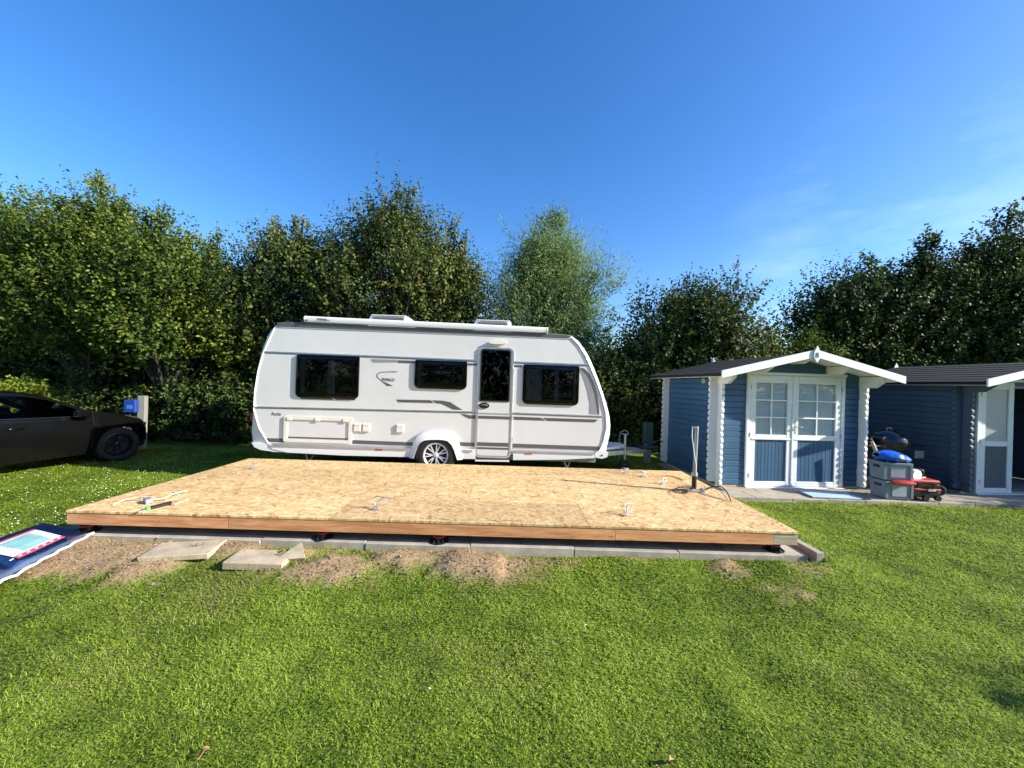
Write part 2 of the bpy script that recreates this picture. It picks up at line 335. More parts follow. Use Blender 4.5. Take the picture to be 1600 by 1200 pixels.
M['dark_alloy'] = pm('dark_alloy', (.022, .022, .025), .35, metal=.6, var=.1)
M['black_gloss'] = pm('black_enamel', (.01, .01, .011), .2, var=.1, coat=.6)
M['green_plastic'] = pm('green_plastic', (.10, .45, .12), .4, var=.1)
M['wrap'] = glass_mat('clear_wrap', (.90, .92, .95), .05)
M['blue_lid'] = pm('blue_lid', (.05, .14, .45), .3, var=.1)
M['teal_dark'] = pm('dark_teal_print', (.18, .42, .38), .4, var=.2)
M['tube_grey'] = pm('grey_tube', (.30, .31, .33), .4, metal=.4, var=.1)
M['hedgeleaf_shade'] = leaf_mat('hedge_leaf_painted_shade', [(0, (.007, .018, .004)), (.6, (.026, .046, .009)), (1, (.075, .10, .018))], .2)  # leaf colour darkened to stand for the shade below the trees
M['dull_cable'] = pm('dull_grey_cable', (.40, .40, .40), .5, var=.15)
M['cream_cord'] = pm('cream_cord', (.60, .56, .47), .6, var=.1)

# ------------------------------------------------------------------ terrain
def sstep(a, b, x): t = np.clip((x - a) / (b - a), 0, 1); return t * t * (3 - 2 * t)
def _hash(ix, iy, k):
    h = (ix * 374761393 + iy * 668265263 + k * 974634777) & 0xffffffff
    h = ((h ^ (h >> 13)) * 1274126177) & 0xffffffff
    return ((h ^ (h >> 16)) & 0xffff) / 65535.0
def vnoise(x, y, k=0):
    x = np.asarray(x, float); y = np.asarray(y, float)
    ix = np.floor(x).astype(np.int64); iy = np.floor(y).astype(np.int64); fx = x - ix; fy = y - iy
    fx = fx * fx * (3 - 2 * fx); fy = fy * fy * (3 - 2 * fy)
    a = _hash(ix, iy, k); b = _hash(ix + 1, iy, k); c = _hash(ix, iy + 1, k); d = _hash(ix + 1, iy + 1, k)
    return (a * (1 - fx) + b * fx) * (1 - fy) + (c * (1 - fx) + d * fx) * fy
def fbm(x, y, k=0, o=4):
    s = 0; a = .5
    for i in range(o): s = s + a * vnoise(x * 2 ** i, y * 2 ** i, k + i); a *= .5
    return s
DX0, DX1, DY0, DY1, DZ = -4.22, 2.78, 3.667, 6.24, .39       # timber deck
SX0, SX1, SY0, SZ = -4.42, 3.08, 3.66, .17                    # slab base under it
BLOBS = [(-2.9, 3.48, 2.0, .20, .72), (-.9, 3.52, 1.2, .15, .6), (-3.55, 3.42, .95, .34, 1.0), (-4.55, 3.75, .40, .22, .9), (-2.6, 3.55, .7, .26, .9), (-5.2, 3.85, .45, .16, .8), (-1.55, 3.30, .42, .26, .95), (-.85, 3.50, .42, .22, .85), (-.35, 3.42, .55, .28, .9), (.35, 3.55, .5, .17, .6),
         (1.1, 3.62, .5, .08, .55), (2.05, 3.50, .28, .16, .75), (2.35, 3.25, .26, .16, .65), (2.75, 3.55, .3, .14, .5), (-.1, 3.0, .5, .2, .33), (-1.2, 2.85, .4, .18, .3), (-5.6, 3.9, .5, .12, .6), (-4.75, 4.35, .28, .2, .55)]
def soil(x, y):
    m = 0
    for cx, cy, rx, ry, a in BLOBS: m = np.maximum(m, a * np.exp(-(((x - cx) / rx) ** 2 + ((y - cy) / ry) ** 2) * .9))
    return np.clip((m + (fbm(x * 3, y * 3, 11) - .47) * .9 + (fbm(x * 11, y * 11, 13) - .47) * .6 - .33) * 2.6, 0, 1) * (m > .06)
def hgt(x, y):
    x = np.asarray(x, float); y = np.asarray(y, float)
    z = -.05 * sstep(-4.6, -7, x) + .0 * x
    z = z + .12 * sstep(-5.2, -4.4, x) * sstep(3.2, 2.4, x) * sstep(5.6, 6.1, y) * sstep(10.2, 9.2, y)     # caravan pitch
    d = np.maximum(np.maximum(SX0 - x, x - SX1), np.maximum(SY0 - y, y - 6.4))                               # distance out from the slab base
    z = z + .105 * (1 - sstep(.0, .8, d)) * sstep(-.3, -.05, d)
    near = sstep(30, 12, np.hypot(x, y))
    z = z + near * ((fbm(x * .8, y * .8, 3) - .47) * .07 + (fbm(x * 3.1, y * 3.1, 5, 3) - .44) * .035)
    m = soil(x, y) * (d > .02)
    z = z + m * (.01 + .07 * (fbm(x * 5, y * 5, 21, 5) - .4)) + m * .05 * np.exp(-((y - 3.45) / .25) ** 2) * (x < 0)
    inside = sstep(.0, -.08, d)
    z = z * (1 - inside) + .02 * inside
    pave = sstep(3.3, 3.5, x) * sstep(6.05, 6.2, y) * sstep(9.5, 9.2, y)
    z = z * (1 - pave) + (-.075) * pave
    far = sstep(15, 40, np.hypot(x, y)); return z * (1 - far) - .05 * far
def axis(fine0, fine1, step, mids, coarse):
    a = list(np.arange(fine0, fine1 + 1e-6, step))
    lo, hi = fine0, fine1
    for (ext, st) in mids:
        while hi < ext[1]: hi += st; a.append(hi)
        while lo > ext[0]: lo -= st; a.append(lo)
    for c in coarse: a += [lo - c, hi + c]
    return np.array(sorted(set(np.round(a, 4))))
gx = axis(-6.2, 4.2, .05, [((-14, 13), .25)], [3, 8, 20, 60, 150, 400, 900])
gy = axis(2.2, 4.6, .04, [((-1.5, 11.5), .18)], [3, 8, 20, 60, 150, 400, 900])
XX, YY = np.meshgrid(gx, gy, indexing='ij'); ZZ = hgt(XX, YY)
nv = len(gx) * len(gy); co = np.stack([XX, YY, ZZ], -1).reshape(-1, 3)
ii, jj = np.meshgrid(np.arange(len(gx) - 1), np.arange(len(gy) - 1), indexing='ij'); a0 = (ii * len(gy) + jj).ravel()
quads = np.stack([a0, a0 + len(gy), a0 + len(gy) + 1, a0 + 1], -1)
def mesh_np(name, co, faces, tint=None):
    me = bpy.data.meshes.new(name); n = faces.shape[1]
    me.vertices.add(len(co)); me.vertices.foreach_set('co', co.astype(np.float32).ravel())
    me.loops.add(faces.size); me.loops.foreach_set('vertex_index', faces.astype(np.int32).ravel())
    me.polygons.add(len(faces)); me.polygons.foreach_set('loop_start', np.arange(0, faces.size, n, dtype=np.int32))
    try: me.polygons.foreach_set('loop_total', np.full(len(faces), n, dtype=np.int32))
    except Exception: pass
    if tint is not None:
        ca = me.color_attributes.new('tint', 'FLOAT_COLOR', 'POINT')
        c = np.ones((len(co), 4), np.float32); c[:, 0] = tint; c[:, 1] = tint; c[:, 2] = tint; ca.data.foreach_set('color', c.ravel())
    me.update(calc_edges=True); return me
def ground_mat():
    m, nt, bs, out = new_mat('turf_and_soil'); L = nt.links
    tc = N(nt, 'ShaderNodeTexCoord'); at_ = N(nt, 'ShaderNodeAttribute', attribute_name='tint')
    n1 = N(nt, 'ShaderNodeTexNoise', i_Scale=55., i_Detail=8., i_Roughness=.75); L.new(tc.outputs['Object'], n1.inputs['Vector'])
    g = ramp(nt, [(.3, (.045, .068, .012)), (.5, (.11, .16, .022)), (.68, (.19, .24, .045))]); L.new(n1.outputs['Fac'], g.inputs['Fac'])
    n2 = N(nt, 'ShaderNodeTexNoise', i_Scale=1.1, i_Detail=5.); L.new(tc.outputs['Object'], n2.inputs['Vector'])
    mr = N(nt, 'ShaderNodeMapRange'); mr.inputs[1].default_value = .35; mr.inputs[2].default_value = .65; mr.inputs[3].default_value = .75; mr.inputs[4].default_value = 1.25; L.new(n2.outputs['Fac'], mr.inputs[0])
    hs = N(nt, 'ShaderNodeHueSaturation'); L.new(g.outputs[0], hs.inputs['Color']); L.new(mr.outputs[0], hs.inputs['Value'])
    n3 = N(nt, 'ShaderNodeTexNoise', i_Scale=38., i_Detail=9., i_Roughness=.7); L.new(tc.outputs['Object'], n3.inputs['Vector'])
    s = ramp(nt, [(.3, (.18, .12, .07)), (.5, (.33, .225, .135)), (.7, (.46, .335, .21))]); L.new(n3.outputs['Fac'], s.inputs['Fac'])
    mx = N(nt, 'ShaderNodeMixRGB'); L.new(at_.outputs['Fac'], mx.inputs['Fac']); L.new(hs.outputs[0], mx.inputs['Color1']); L.new(s.outputs[0], mx.inputs['Color2'])
    L.new(mx.outputs[0], bs.inputs['Base Color']); bs.inputs['Roughness'].default_value = .95; bs.inputs['Specular IOR Level'].default_value = .15
    bumpify(nt, bs, n1.outputs['Fac'], .8, .02); return m
gme = mesh_np('ground', co, quads, soil(XX, YY).ravel()); gme.polygons.foreach_set('use_smooth', [True] * len(gme.polygons))
tag(link('ground', gme, ground_mat()), 'mown lawn with worn sandy soil beside the slab base', kind='structure')

# mown lawn: blades and small clover leaves, denser close to the camera
def outside(x, y):
    ok = ~((x > SX0 - .01) & (x < SX1 + .01) & (y > SY0 - .015) & (y < 6.5))
    ok &= ~((x > 3.55) & (y > 6.22) & (y < 9.3))
    return ok
bl_co, bl_fc, bl_t, base = [], [], [], 0
def blades(n, y0, y1, ln, clover):
    global base
    y = (math.sqrt(y0) + rng.random(n) * (math.sqrt(y1) - math.sqrt(y0))) ** 2; wd = .0031 * y ** .80
    lim = 1.42 * y + .4; x = (rng.random(n) * 2 - 1) * lim
    k = outside(x, y) & (x > -12) & (x < 12.5); x, y = x[k], y[k]
    so = soil(x, y); keep = rng.random(len(x)) > so * .72; x, y, so = x[keep], y[keep], so[keep]
    n = len(x); z = hgt(x, y) - .004
    patch = fbm(x * 1.3, y * 1.3, 31); fine = fbm(x * 7, y * 7, 41, 3); dry = np.clip((fbm(x * .9 + 5, y * .9, 51) - .52) * 4, 0, 1) * np.exp(-((y - 2.9) / .9) ** 2) * (x < 2.2)
    L_ = ln * (.6 + .8 * rng.random(n)) * (.75 + .6 * patch); W = wd[k][keep] * (.65 + .7 * rng.random(n))
    az = rng.random(n) * 6.2832; le = .45 + rng.random(n) * .75                      # lean of the blade
    d = np.stack([np.cos(az) * np.sin(le), np.sin(az) * np.sin(le), np.cos(le)], -1)
    s = np.stack([-np.sin(az), np.cos(az), np.zeros(n)], -1)
    p = np.stack([x, y, z], -1)
    t = np.clip(.06 + .72 * rng.random(n) ** 1.15 + (patch - .47) * .7 + (fine - .44) * .6, 0, .78)
    st = rng.random(n) < (.015 + .92 * so + .5 * dry); t = np.where(st, .8 + .2 * rng.random(n), t)
    cl = rng.random(n) < clover
    up = np.where(cl, .45 * L_, 0)[:, None] * np.array([0, 0, 1.0])
    dd = np.where(cl[:, None], np.stack([np.cos(az), np.sin(az), .35 * (rng.random(n) - .3)], -1), d)
    LL = np.where(cl, W * 2.1, L_)[:, None]; WW = np.where(cl, W * 1.6, W)[:, None]
    a = p + up; v0 = a - s * WW * .32; v1 = a + s * WW * .32; v2 = a + dd * LL * .62 + s * WW * .5; v3 = a + dd * LL; v4 = a + dd * LL * .62 - s * WW * .5
    q = np.stack([v0, v1, v2, v4], 1).reshape(-1, 4, 3)
    # blade body quad and tip triangle merged into one quad fan: use quad (v0, v1, v2/tip) with bend
    q[:, 2] = np.where(cl[:, None], v2, a + dd * LL * .98 + s * WW * .06); q[:, 3] = np.where(cl[:, None], v3 * .5 + v4 * .5, a + dd * LL * .98 - s * WW * .06)
    bl_co.append(q.reshape(-1, 3)); bl_fc.append((np.arange(4 * n) + base).reshape(n, 4)); bl_t.append(np.repeat(t, 4)); base += 4 * n
blades(520000, 1.4, 9.2, .028, .5)
gr = link('grass', mesh_np('grass', np.concatenate(bl_co), np.concatenate(bl_fc), np.concatenate(bl_t)), M['grass'])
tag(gr, 'short green lawn grass and clover leaves', 'grass', kind='stuff')
# white clover heads, mostly on the left lawn
fl = MB(); nf = 0
for _ in range(6000):
    if nf >= 360: break
    y = 3.3 + 4.6 * random.random() ** 1.1; x = -1.42 * y - .3 + random.random() * 6
    if random.random() < .12: y = 1.9 + 4.5 * random.random(); x = (random.random() * 2 - 1) * 1.3 * y
    if not outside(np.array(x), np.array(y)) or x > 7: continue
    if x > -4.4 and (random.random() < .85 or 2.9 < y < 4.0): continue
    if float(soil(np.array(x), np.array(y))) > .15: continue
    if random.random() > .25 + 1.6 * max(0, float(fbm(np.array(x * 1.1), np.array(y * 1.1), 77)) - .38): continue
    r = .0045 + .004 * random.random(); z = float(hgt(x, y)) + .028
    fl.add([(x + r, y, z), (x, y + r, z), (x - r, y, z), (x, y - r, z), (x, y, z + r * 1.1), (x, y, z - r * .5)], [(0, 1, 4), (1, 2, 4), (2, 3, 4), (3, 0, 4), (1, 0, 5), (2, 1, 5), (3, 2, 5), (0, 3, 5)]); nf += 1
tag(fl.build('clover_flowers', M['petal'], fix=False), 'tiny white clover flower heads dotted over the lawn', 'flowers', kind='stuff')

# ------------------------------------------------------------------ slab base and paving
sb = tag(MB().box(SX0 + .12, SX1 - .12, SY0 + .12, 6.35, .0, SZ - .052).build('slab_bed', M['kerb']), 'sand bed below the slabs', kind='structure')
def shared(meshname, mb, mat_):
    o = mb.build(meshname, mat_); me = o.data; bpy.data.objects.remove(o); return me
kme = shared('kerb_stone', MB().box(0, .994, 0, .08, -.13, 0, .006), M['kerb'])
nk = 8
for i in range(nk):
    x = SX0 + .08 + i * .9965
    if x + .5 > SX1: break
    if i == nk - 1: pass
    link('kerb_stone', kme, None, sb, None, (x, SY0 + random.uniform(-.006, .006), SZ + random.uniform(-.007, .003)), (random.uniform(-.01, .01), random.uniform(-.003, .003), random.uniform(-.005, .005)))
for i in range(3):
    link('kerb_stone', kme, None, sb, None, (SX1 + .01, SY0 + .085 + i * 1.0, SZ + random.uniform(-.008, 0)), (0, 0, R(90)))
    link('kerb_stone', kme, None, sb, None, (SX0 + .085, SY0 + .085 + i * 1.0, SZ + random.uniform(-.012, -.004)), (0, 0, R(90)))
sme = shared('paving_slab', MB().box(0, .492, 0, .492, -.05, 0, .005), M['concrete'])
for i in range(15):
    for j in range(5):
        x = SX0 + .10 + i * .495; y = SY0 + .09 + j * .497
        if x + .49 > SX1 - .075: continue
        link('paving_slab', sme, None, sb, None, (x, y, SZ - .004 + random.uniform(-.004, .003)), (random.uniform(-.004, .004), random.uniform(-.004, .004), random.uniform(-.004, .004)))
# path in front of the sheds
pv = tag(MB().box(3.42, 14.0, 6.26, 9.2, -.14, -.062).build('shed_path_bed', M['kerb']), 'bed of the path below the sheds', kind='structure')
pme = shared('paving_slab', MB().box(0, .592, 0, .392, -.05, 0, .005), M['concrete'])
for i in range(18):
    for j in range(2):
        link('paving_slab', pme, None, pv, None, (3.44 + i * .598 + (.3 if j else 0), 6.275 + j * .398, -.012 + random.uniform(-.005, .003)), (random.uniform(-.005, .005), random.uniform(-.005, .005), random.uniform(-.006, .006)))

# ------------------------------------------------------------------ timber deck on pedestals
deck = empty('timber_platform', (0, 0, 0), label='large low timber platform topped with strand board in front of the caravan', cat='platform')
TH = .022
xs = [[DX0, DX0 + 2.5, DX0 + 5.0, DX1], [DX0, DX0 + 1.25, DX0 + 3.75, DX0 + 6.25, DX1], [DX0, DX0 + 2.5, DX0 + 5.0, DX1], [DX0, DX0 + 1.25, DX0 + 3.75, DX0 + 6.25, DX1]]
ys = [DY0, DY0 + .675, DY0 + 1.35, DY0 + 2.025, DY1]
for j in range(4):
    for i in range(len(xs[j]) - 1):
        MB().box(xs[j][i] + .0015, xs[j][i + 1] - .0015, ys[j] + .0015, ys[j + 1] - .0015, DZ - TH, DZ + random.uniform(-.0008, .0004), .0015).build('strand_board_panel', M['osb'], deck)
fz1, fz0 = DZ - TH - .001, DZ - .135
cuts = [DX0 + .004, DX0 + 1.55, DX0 + 5.25, DX1 - .24, DX1 - .004]
for i in range(4):
    MB().box(cuts[i] + .001, cuts[i + 1] - .001, DY0 + .006 + (.004 if i == 3 else random.uniform(0, .002)), DY0 + .051, fz0 + random.uniform(-.003, .003), fz1, .003).build('fascia_board', M['fascia'] if i < 3 else M['pale_timber'], deck)
MB().box(DX0 + .006, DX0 + .050, DY0 + .055, DY1 - .055, fz0, fz1, .003).build('fascia_board', M['fascia'], deck)
MB().box(DX1 - .050, DX1 - .006, DY0 + .055, DY1 - .055, fz0, fz1, .003).build('fascia_board', M['fascia'], deck)
MB().box(DX0 + .006, DX1 - .006, DY1 - .051, DY1 - .006, fz0, fz1, .003).build('fascia_board', M['fascia'], deck)
for k in range(1, 12):
    x = DX0 + k * 7.0 / 12
    MB().box(x - .022, x + .022, DY0 + .055, DY1 - .055, fz0 + .002, fz1, .003).build('joist', M['pale_timber'], deck)
MB().box(DX0 + .02, DX0 + .075, DY0 + .08, DY0 + .13, fz0 - .02, fz0).build('bracket', M['galv'], deck)
for q, (sx_, sz_) in enumerate(((DX1 - .05, -.05), (DX1 - .06, -.09), (DX1 - .17, -.07), (DX0 + .13, -.06), (DX0 + .9, -.075), (DX0 + 3.1, -.065), (DX0 + 4.7, -.08))):
    MB().lathe([(0, 0), (.005, 0), (.005, -.003), (0, -.003)], 8, Matrix.Translation((sx_, DY0 + (.0096 if sx_ > DX1 - .24 else .0055), DZ + sz_)) @ Matrix.Rotation(R(90), 4, 'X')).build('screw', M['galv'], deck)

def make_pedestal():
    r = empty('support_pedestal')
    b = MB().lathe([(0, 0), (.095, 0), (.095, .006), (.05, .012), (.045, .055), (0, .055)], 28)
    b.build('base', M['black_plastic'], r, 40)
    fm = MB()
    for k in range(10):
        Mx = Matrix.Rotation(2 * math.pi * k / 10, 4, 'Z'); o = len(fm.v)
        fm.add([Mx @ Vector(p) for p in ((.04, -.0025, .005), (.092, -.0025, .005), (.046, -.0025, .054), (.04, .0025, .005), (.092, .0025, .005), (.046, .0025, .054))], [(0, 1, 2), (5, 4, 3), (0, 3, 4, 1), (1, 4, 5, 2), (2, 5, 3, 0)])
    fm.build('fin', M['black_plastic'], r)
    MB().lathe([(.0, .056), (.057, .056), (.061, .060), (.061, .071), (.055, .075), (0, .075)], 24).build('adjusting_ring', M['red_plastic'], r, 40)
    MB().lathe([(0, .0755), (.04, .0755), (.04, .092), (.075, .094), (.075, .1025), (0, .1025)], 24).build('head', M['black_plastic'], r, 40)
    return r
ped = make_pedestal(); first = True
PED = [(139, 3.76, 'below the left front corner of the platform'), (237, 4.04, 'in the shade right of the left corner pedestal'), (346, 4.04, 'in the shade behind the loose paver'), (441, 4.04, 'in the shade, fourth from the left corner'),
       (505, 3.755, 'standing on the kerb edge left of the platform centre'), (548, 4.04, 'in the shade just right of the red ringed kerb one'), (644, 4.04, 'in the shade left of the centre kerb one'), (687, 3.755, 'standing on the kerb edge at the platform centre'),
       (742, 4.04, 'in the shade just right of the centre kerb one'), (839, 4.02, 'in the shade, third right of the platform centre'), (934, 4.02, 'in the shade below the cable loop of the right half'), (1035, 4.02, 'in the shade below the fascia joint'),
       (1128, 4.02, 'in the shade left of the right corner one'), (1209, 3.79, 'half in sun below the right front corner of the platform')]
hsc = (fz0 - SZ) / .1025
for i, (px, Y, lab) in enumerate(PED):
    o = ped if i == 0 else copy_tree(ped)
    U = (px - 800 + 6.5); o.location = (U * Y / F_PX, Y, SZ - .001); o.scale = (1.0, 1.0, hsc * .985); o.rotation_euler = (0, 0, random.random() * 6)
    tag(o, 'black support pedestal ' + lab, 'pedestal', 'adjustable pedestals under the platform')

# ------------------------------------------------------------------ loose pavers and stones in the soil
def paver(name, px, py, z, size, rot, label, tilt=(0, 0)):
    p = onz(px, py, z); o = MB().box(-size[0] / 2, size[0] / 2, -size[1] / 2, size[1] / 2, -size[2], 0, .006).build(name, M['paver']); o.location = p; o.rotation_euler = (tilt[0], tilt[1], R(rot)); tag(o, label, 'paver', 'loose pavers in the soil')
paver('loose_paver', 288, 856, .165, (.54, .30, .05), 10, 'flat square paver lying on the sand near the bag, leftmost', (R(1), R(-1)))
paver('loose_paver', 408, 869, .140, (.50, .25, .065), 2, 'thick paver lying in the soil below the kerb left of the triangular shard', (R(2), R(1)))
o = MB().prism_z([(-.16, -.06), (.10, -.08), (.02, .10)], -.04, 0).build('loose_paver', M['paver']); o.location = onz(462, 862, .17) ; o.rotation_euler = (R(28), R(-6), R(8)); tag(o, 'broken triangular paver shard leaning up beside the thick paver', 'paver', 'loose pavers in the soil')
o = MB().prism_z([(-.15, -.06), (.10, -.065), (.15, -.02), (.14, .05), (-.13, .06)], -.03, 0).build('loose_paver', M['paver']); o.location = onz(555, 884, .095); o.rotation_euler = (R(5), R(3), R(2)); tag(o, 'small rounded stone piece half sunk in soil right of the shard', 'paver', 'loose pavers in the soil')

# loose clods and pebbles on the bare soil
cm = MB(); cnt = 0
ico = [(0, 0, 1), (.9, 0, .2), (.28, .85, .25), (-.72, .53, .2), (-.72, -.53, .2), (.28, -.85, .25), (0, 0, -.5)]
icf = [(0, 1, 2), (0, 2, 3), (0, 3, 4), (0, 4, 5), (0, 5, 1), (6, 2, 1), (6, 3, 2), (6, 4, 3), (6, 5, 4), (6, 1, 5)]
for _ in range(9000):
    if cnt >= 650: break
    x = random.uniform(-5.8, 2.9); y = random.uniform(2.8, 4.4)
    if not outside(np.array(x), np.array(y)) or float(soil(np.array(x), np.array(y))) < .35: continue
    r = .004 + .018 * random.random() ** 4; z = float(hgt(x, y)); a = random.random() * 6.3; ca, sa = math.cos(a), math.sin(a); j = [random.uniform(.7, 1.3) for _ in range(7)]
    cm.add([(x + r * j[i] * (p[0] * ca - p[1] * sa), y + r * j[i] * (p[0] * sa + p[1] * ca), z + r * .7 * j[i] * p[2]) for i, p in enumerate(ico)], icf); cnt += 1
M['clod'] = pm('soil_clod', (.30, .21, .13), .95, var=.35, vscale=9, bump=.3, spec=.15)
tag(cm.build('soil_clods', M['clod'], fix=False), 'loose clods and pebbles on the bare sandy soil', 'soil', kind='stuff')

# ------------------------------------------------------------------ caravan
CY = 6.48; KM = CY / F_PX
def CP(px, py):
    U, V = unroll(px, py, R(1.95)); return (U * KM, CAM_H + V * KM)
car = empty('caravan', (0, CY, 0), (0, R(.25), R(1.0)), 'white touring caravan with dark windows and grey stripes behind the platform', 'caravan')
W_C = 2.30
prof_px = [(445, 704), (420, 702), (403, 698), (397, 690), (395, 673), (397, 650), (398.5, 620), (401, 594), (405.5, 570), (411, 549), (417, 532), (424, 518), (431, 509.5), (439, 505), (448, 503.3),
           (540, 507), (660, 512), (780, 517.5), (880, 521.5), (893, 523.5), (904, 532), (913, 544), (921, 557), (929, 575), (936, 593), (943, 613), (949, 632), (953.5, 650), (955, 665), (954, 680), (950, 697), (947, 710), (930, 714.5)]
prof = [CP(*p) for p in prof_px]
def inset(poly, d):
    n = len(poly); cx = sum(p[0] for p in poly) / n; out = []
    for i in range(n):
        a, b, c = Vector(poly[i - 1]), Vector(poly[i]), Vector(poly[(i + 1) % n])
        t = (c - a).normalized(); nn = Vector((-t.y, t.x))
        cen = Vector((cx, 1.6))
        if nn.dot(cen - b) < 0: nn = -nn
        out.append(tuple(b + nn * d))
    return out
lo = [inset(prof, .045), inset(prof, .014), prof, prof, inset(prof, .014), inset(prof, .045)]
ly = [0, .016, .055, W_C - .055, W_C - .016, W_C]
bm_ = MB(); n = len(prof)
bm_.v = [(p[0], y, p[1]) for L_, y in zip(lo, ly) for p in L_]
bm_.f = [(k * n + i, k * n + (i + 1) % n, (k + 1) * n + (i + 1) % n, (k + 1) * n + i) for k in range(5) for i in range(n)] + [tuple(range(n)), tuple(range(5 * n, 6 * n))]
body = bm_.build('body', M['white_gel'], car, 35)
# flat aluminium side sheets between the end caps
def sheet(px, y0=-.006, y1=-.0005): return MB().prism([CP(*p) for p in px], y0, y1)
side_px = [(424, 691), (410, 668), (402, 640), (403.5, 612), (408.5, 580), (415.5, 555), (424, 534), (434, 514), (445, 511.3), (660, 519.5), (888, 528.5), (901.5, 540), (911.5, 556), (920.5, 575), (930, 598), (938, 622), (944, 645), (945, 668), (940.5, 690), (935, 703)]
sheet(side_px).build('side_panel', M['white_side'], body)
# dark band below the roof edge
MB().prism([CP(*p) for p in [(438, 505.5), (447, 504.2), (660, 513), (880, 522.6), (893, 524.8), (888, 528.2), (660, 519.2), (436, 510.8)]], -.012, -.0065).build('roof_edge_band', M['decal_grey'], car)
MB().prism([CP(*p) for p in [(434, 512.2), (660, 520.6), (889, 529.8), (889, 530.6), (660, 521.6), (434, 513.2)]], -.010, -.0065).build('trim_line', M['decal_mid'], car)
# curved edge trims
def strip_px(px, r, name, mat_, y=-.01): return MB().tube([(CP(*p)[0], y, CP(*p)[1]) for p in px], r, 6).build(name, mat_, car, 60)
strip_px([(424, 693), (409, 668), (401, 640), (402.5, 612), (407.5, 580), (414.5, 555), (423, 534), (433, 513)], .011, 'edge_trim', M['white_gel'])
strip_px([(892, 527), (903, 538), (913, 553), (922.5, 573), (932, 596), (940, 620), (946, 645), (947, 668), (942, 690), (936, 704)], .011, 'edge_trim', M['alu'])
# horizontal rails
def rail(p0, p1, h, name='side_rail', dz=.018):
    a, b = CP(*p0), CP(*p1)
    o = MB().prism([(a[0], a[1] - h / 2), (b[0], b[1] - h / 2), (b[0], b[1] + h / 2), (a[0], a[1] + h / 2)], -dz, -.0062).build(name, M['alu'], car)
    MB().prism([(a[0], a[1] - h / 2 - .012), (b[0], b[1] - h / 2 - .012), (b[0], b[1] - h / 2), (a[0], a[1] - h / 2)], -.0095, -.0064).build('dark_insert', M['decal_grey'], o)
rail((417, 550), (744, 563), .022); rail((802, 565.3), (921, 569.8), .022)
rail((401.5, 635), (742, 643.4), .020); rail((801, 645), (941, 650.5), .020)
# decals
def decal(px, mat_='decal_grey', y=-.0092): return MB().prism([CP(*p) for p in px], y, -.0065).build('stripe_decal', M[mat_], car)
def band(p0, p1, h):
    return [(p0[0], p0[1]), (p1[0], p1[1]), (p1[0], p1[1] + h), (p0[0], p0[1] + h)]
decal([(419, 683.5), (447.5, 684.4), (447.5, 690.2), (423.5, 689.2)])
decal(band((552, 686.8), (645, 690.6), 5.6)); decal(band((716.5, 690.5), (742.5, 691.3), 6.0))
decal(band((800.5, 693), (936, 698), 6.0))
decal([(470, 620.6), (520, 622), (523, 624.6), (474, 623.4)]); decal([(523.5, 622), (556, 622.5), (556.5, 625), (527, 624.6)])
decal([(580.3, 561.3), (620, 562.4), (623, 566.4), (584, 566.4)], 'decal_mid'); decal([(620.5, 563.0), (648, 563.8), (648, 568), (623.5, 567.2)])
decal([(730.5, 567.6), (745, 568), (745, 571.3), (731, 571)]); decal([(802, 570), (815, 570.5), (815, 574), (802, 573.5)])
decal([(619.6, 624), (672.5, 625), (677.5, 629.6), (623, 628.2)]); decal([(675, 625.2), (690, 625.8), (703, 628), (712, 634), (722.5, 640.2), (708, 639.8), (697, 634.2), (689, 630.6), (681, 629.8)])
decal([(719.5, 646.4), (727, 647.2), (733, 648.6), (743.5, 649), (743.5, 654.4), (733, 653.8), (726, 651)])
decal([(801.5, 650.8), (844, 652.6), (851.5, 657.4), (801.5, 655.6)]); decal([(847, 652.7), (934, 655.7), (929, 660), (854.5, 657.6)])
decal([(905, 575.8), (911, 577), (918, 584), (925, 598), (930, 615), (933.5, 635), (934.5, 647.6), (920.5, 647), (921, 630), (917, 610), (911, 591)], 'decal_mid')
decal([(907, 574.2), (913, 576), (920.5, 584), (927.5, 598), (932.5, 615), (935.6, 635), (936, 647.6), (933.5, 647.6), (932, 635), (928.4, 615), (923, 599), (916, 586), (909, 578)], 'decal_grey', -.0105)
# emblem swoosh and lettering
decal([(622.5, 580.3), (619, 581.7), (609, 581.6), (596, 582.2), (591.5, 584.4), (590.2, 587), (591.6, 590), (597, 594.6), (604, 598), (609.5, 600.4), (614.5, 603), (605.5, 602.8), (601, 598.8), (595, 593.6), (590.6, 590), (589.2, 587), (590.5, 583.8), (595, 581.3), (609, 580.6)])
def ctext(body_, px, py, h_px, sp=1.0, shear=0.0):
    x, z = CP(px, py); return text_mesh('lettering', body_, h_px * KM / .72, M['decal_grey'], car, (x, -.0083, z), (R(90), 0, 0), .0012, shear, sp)
ctext('BIANCO', 597.3, 594.2, 3.8, 1.0); ctext('Activ', 427.5, 648.2, 5.2, 1.02)
decal(band((602.5, 594.8), (615.5, 595.2), .5))
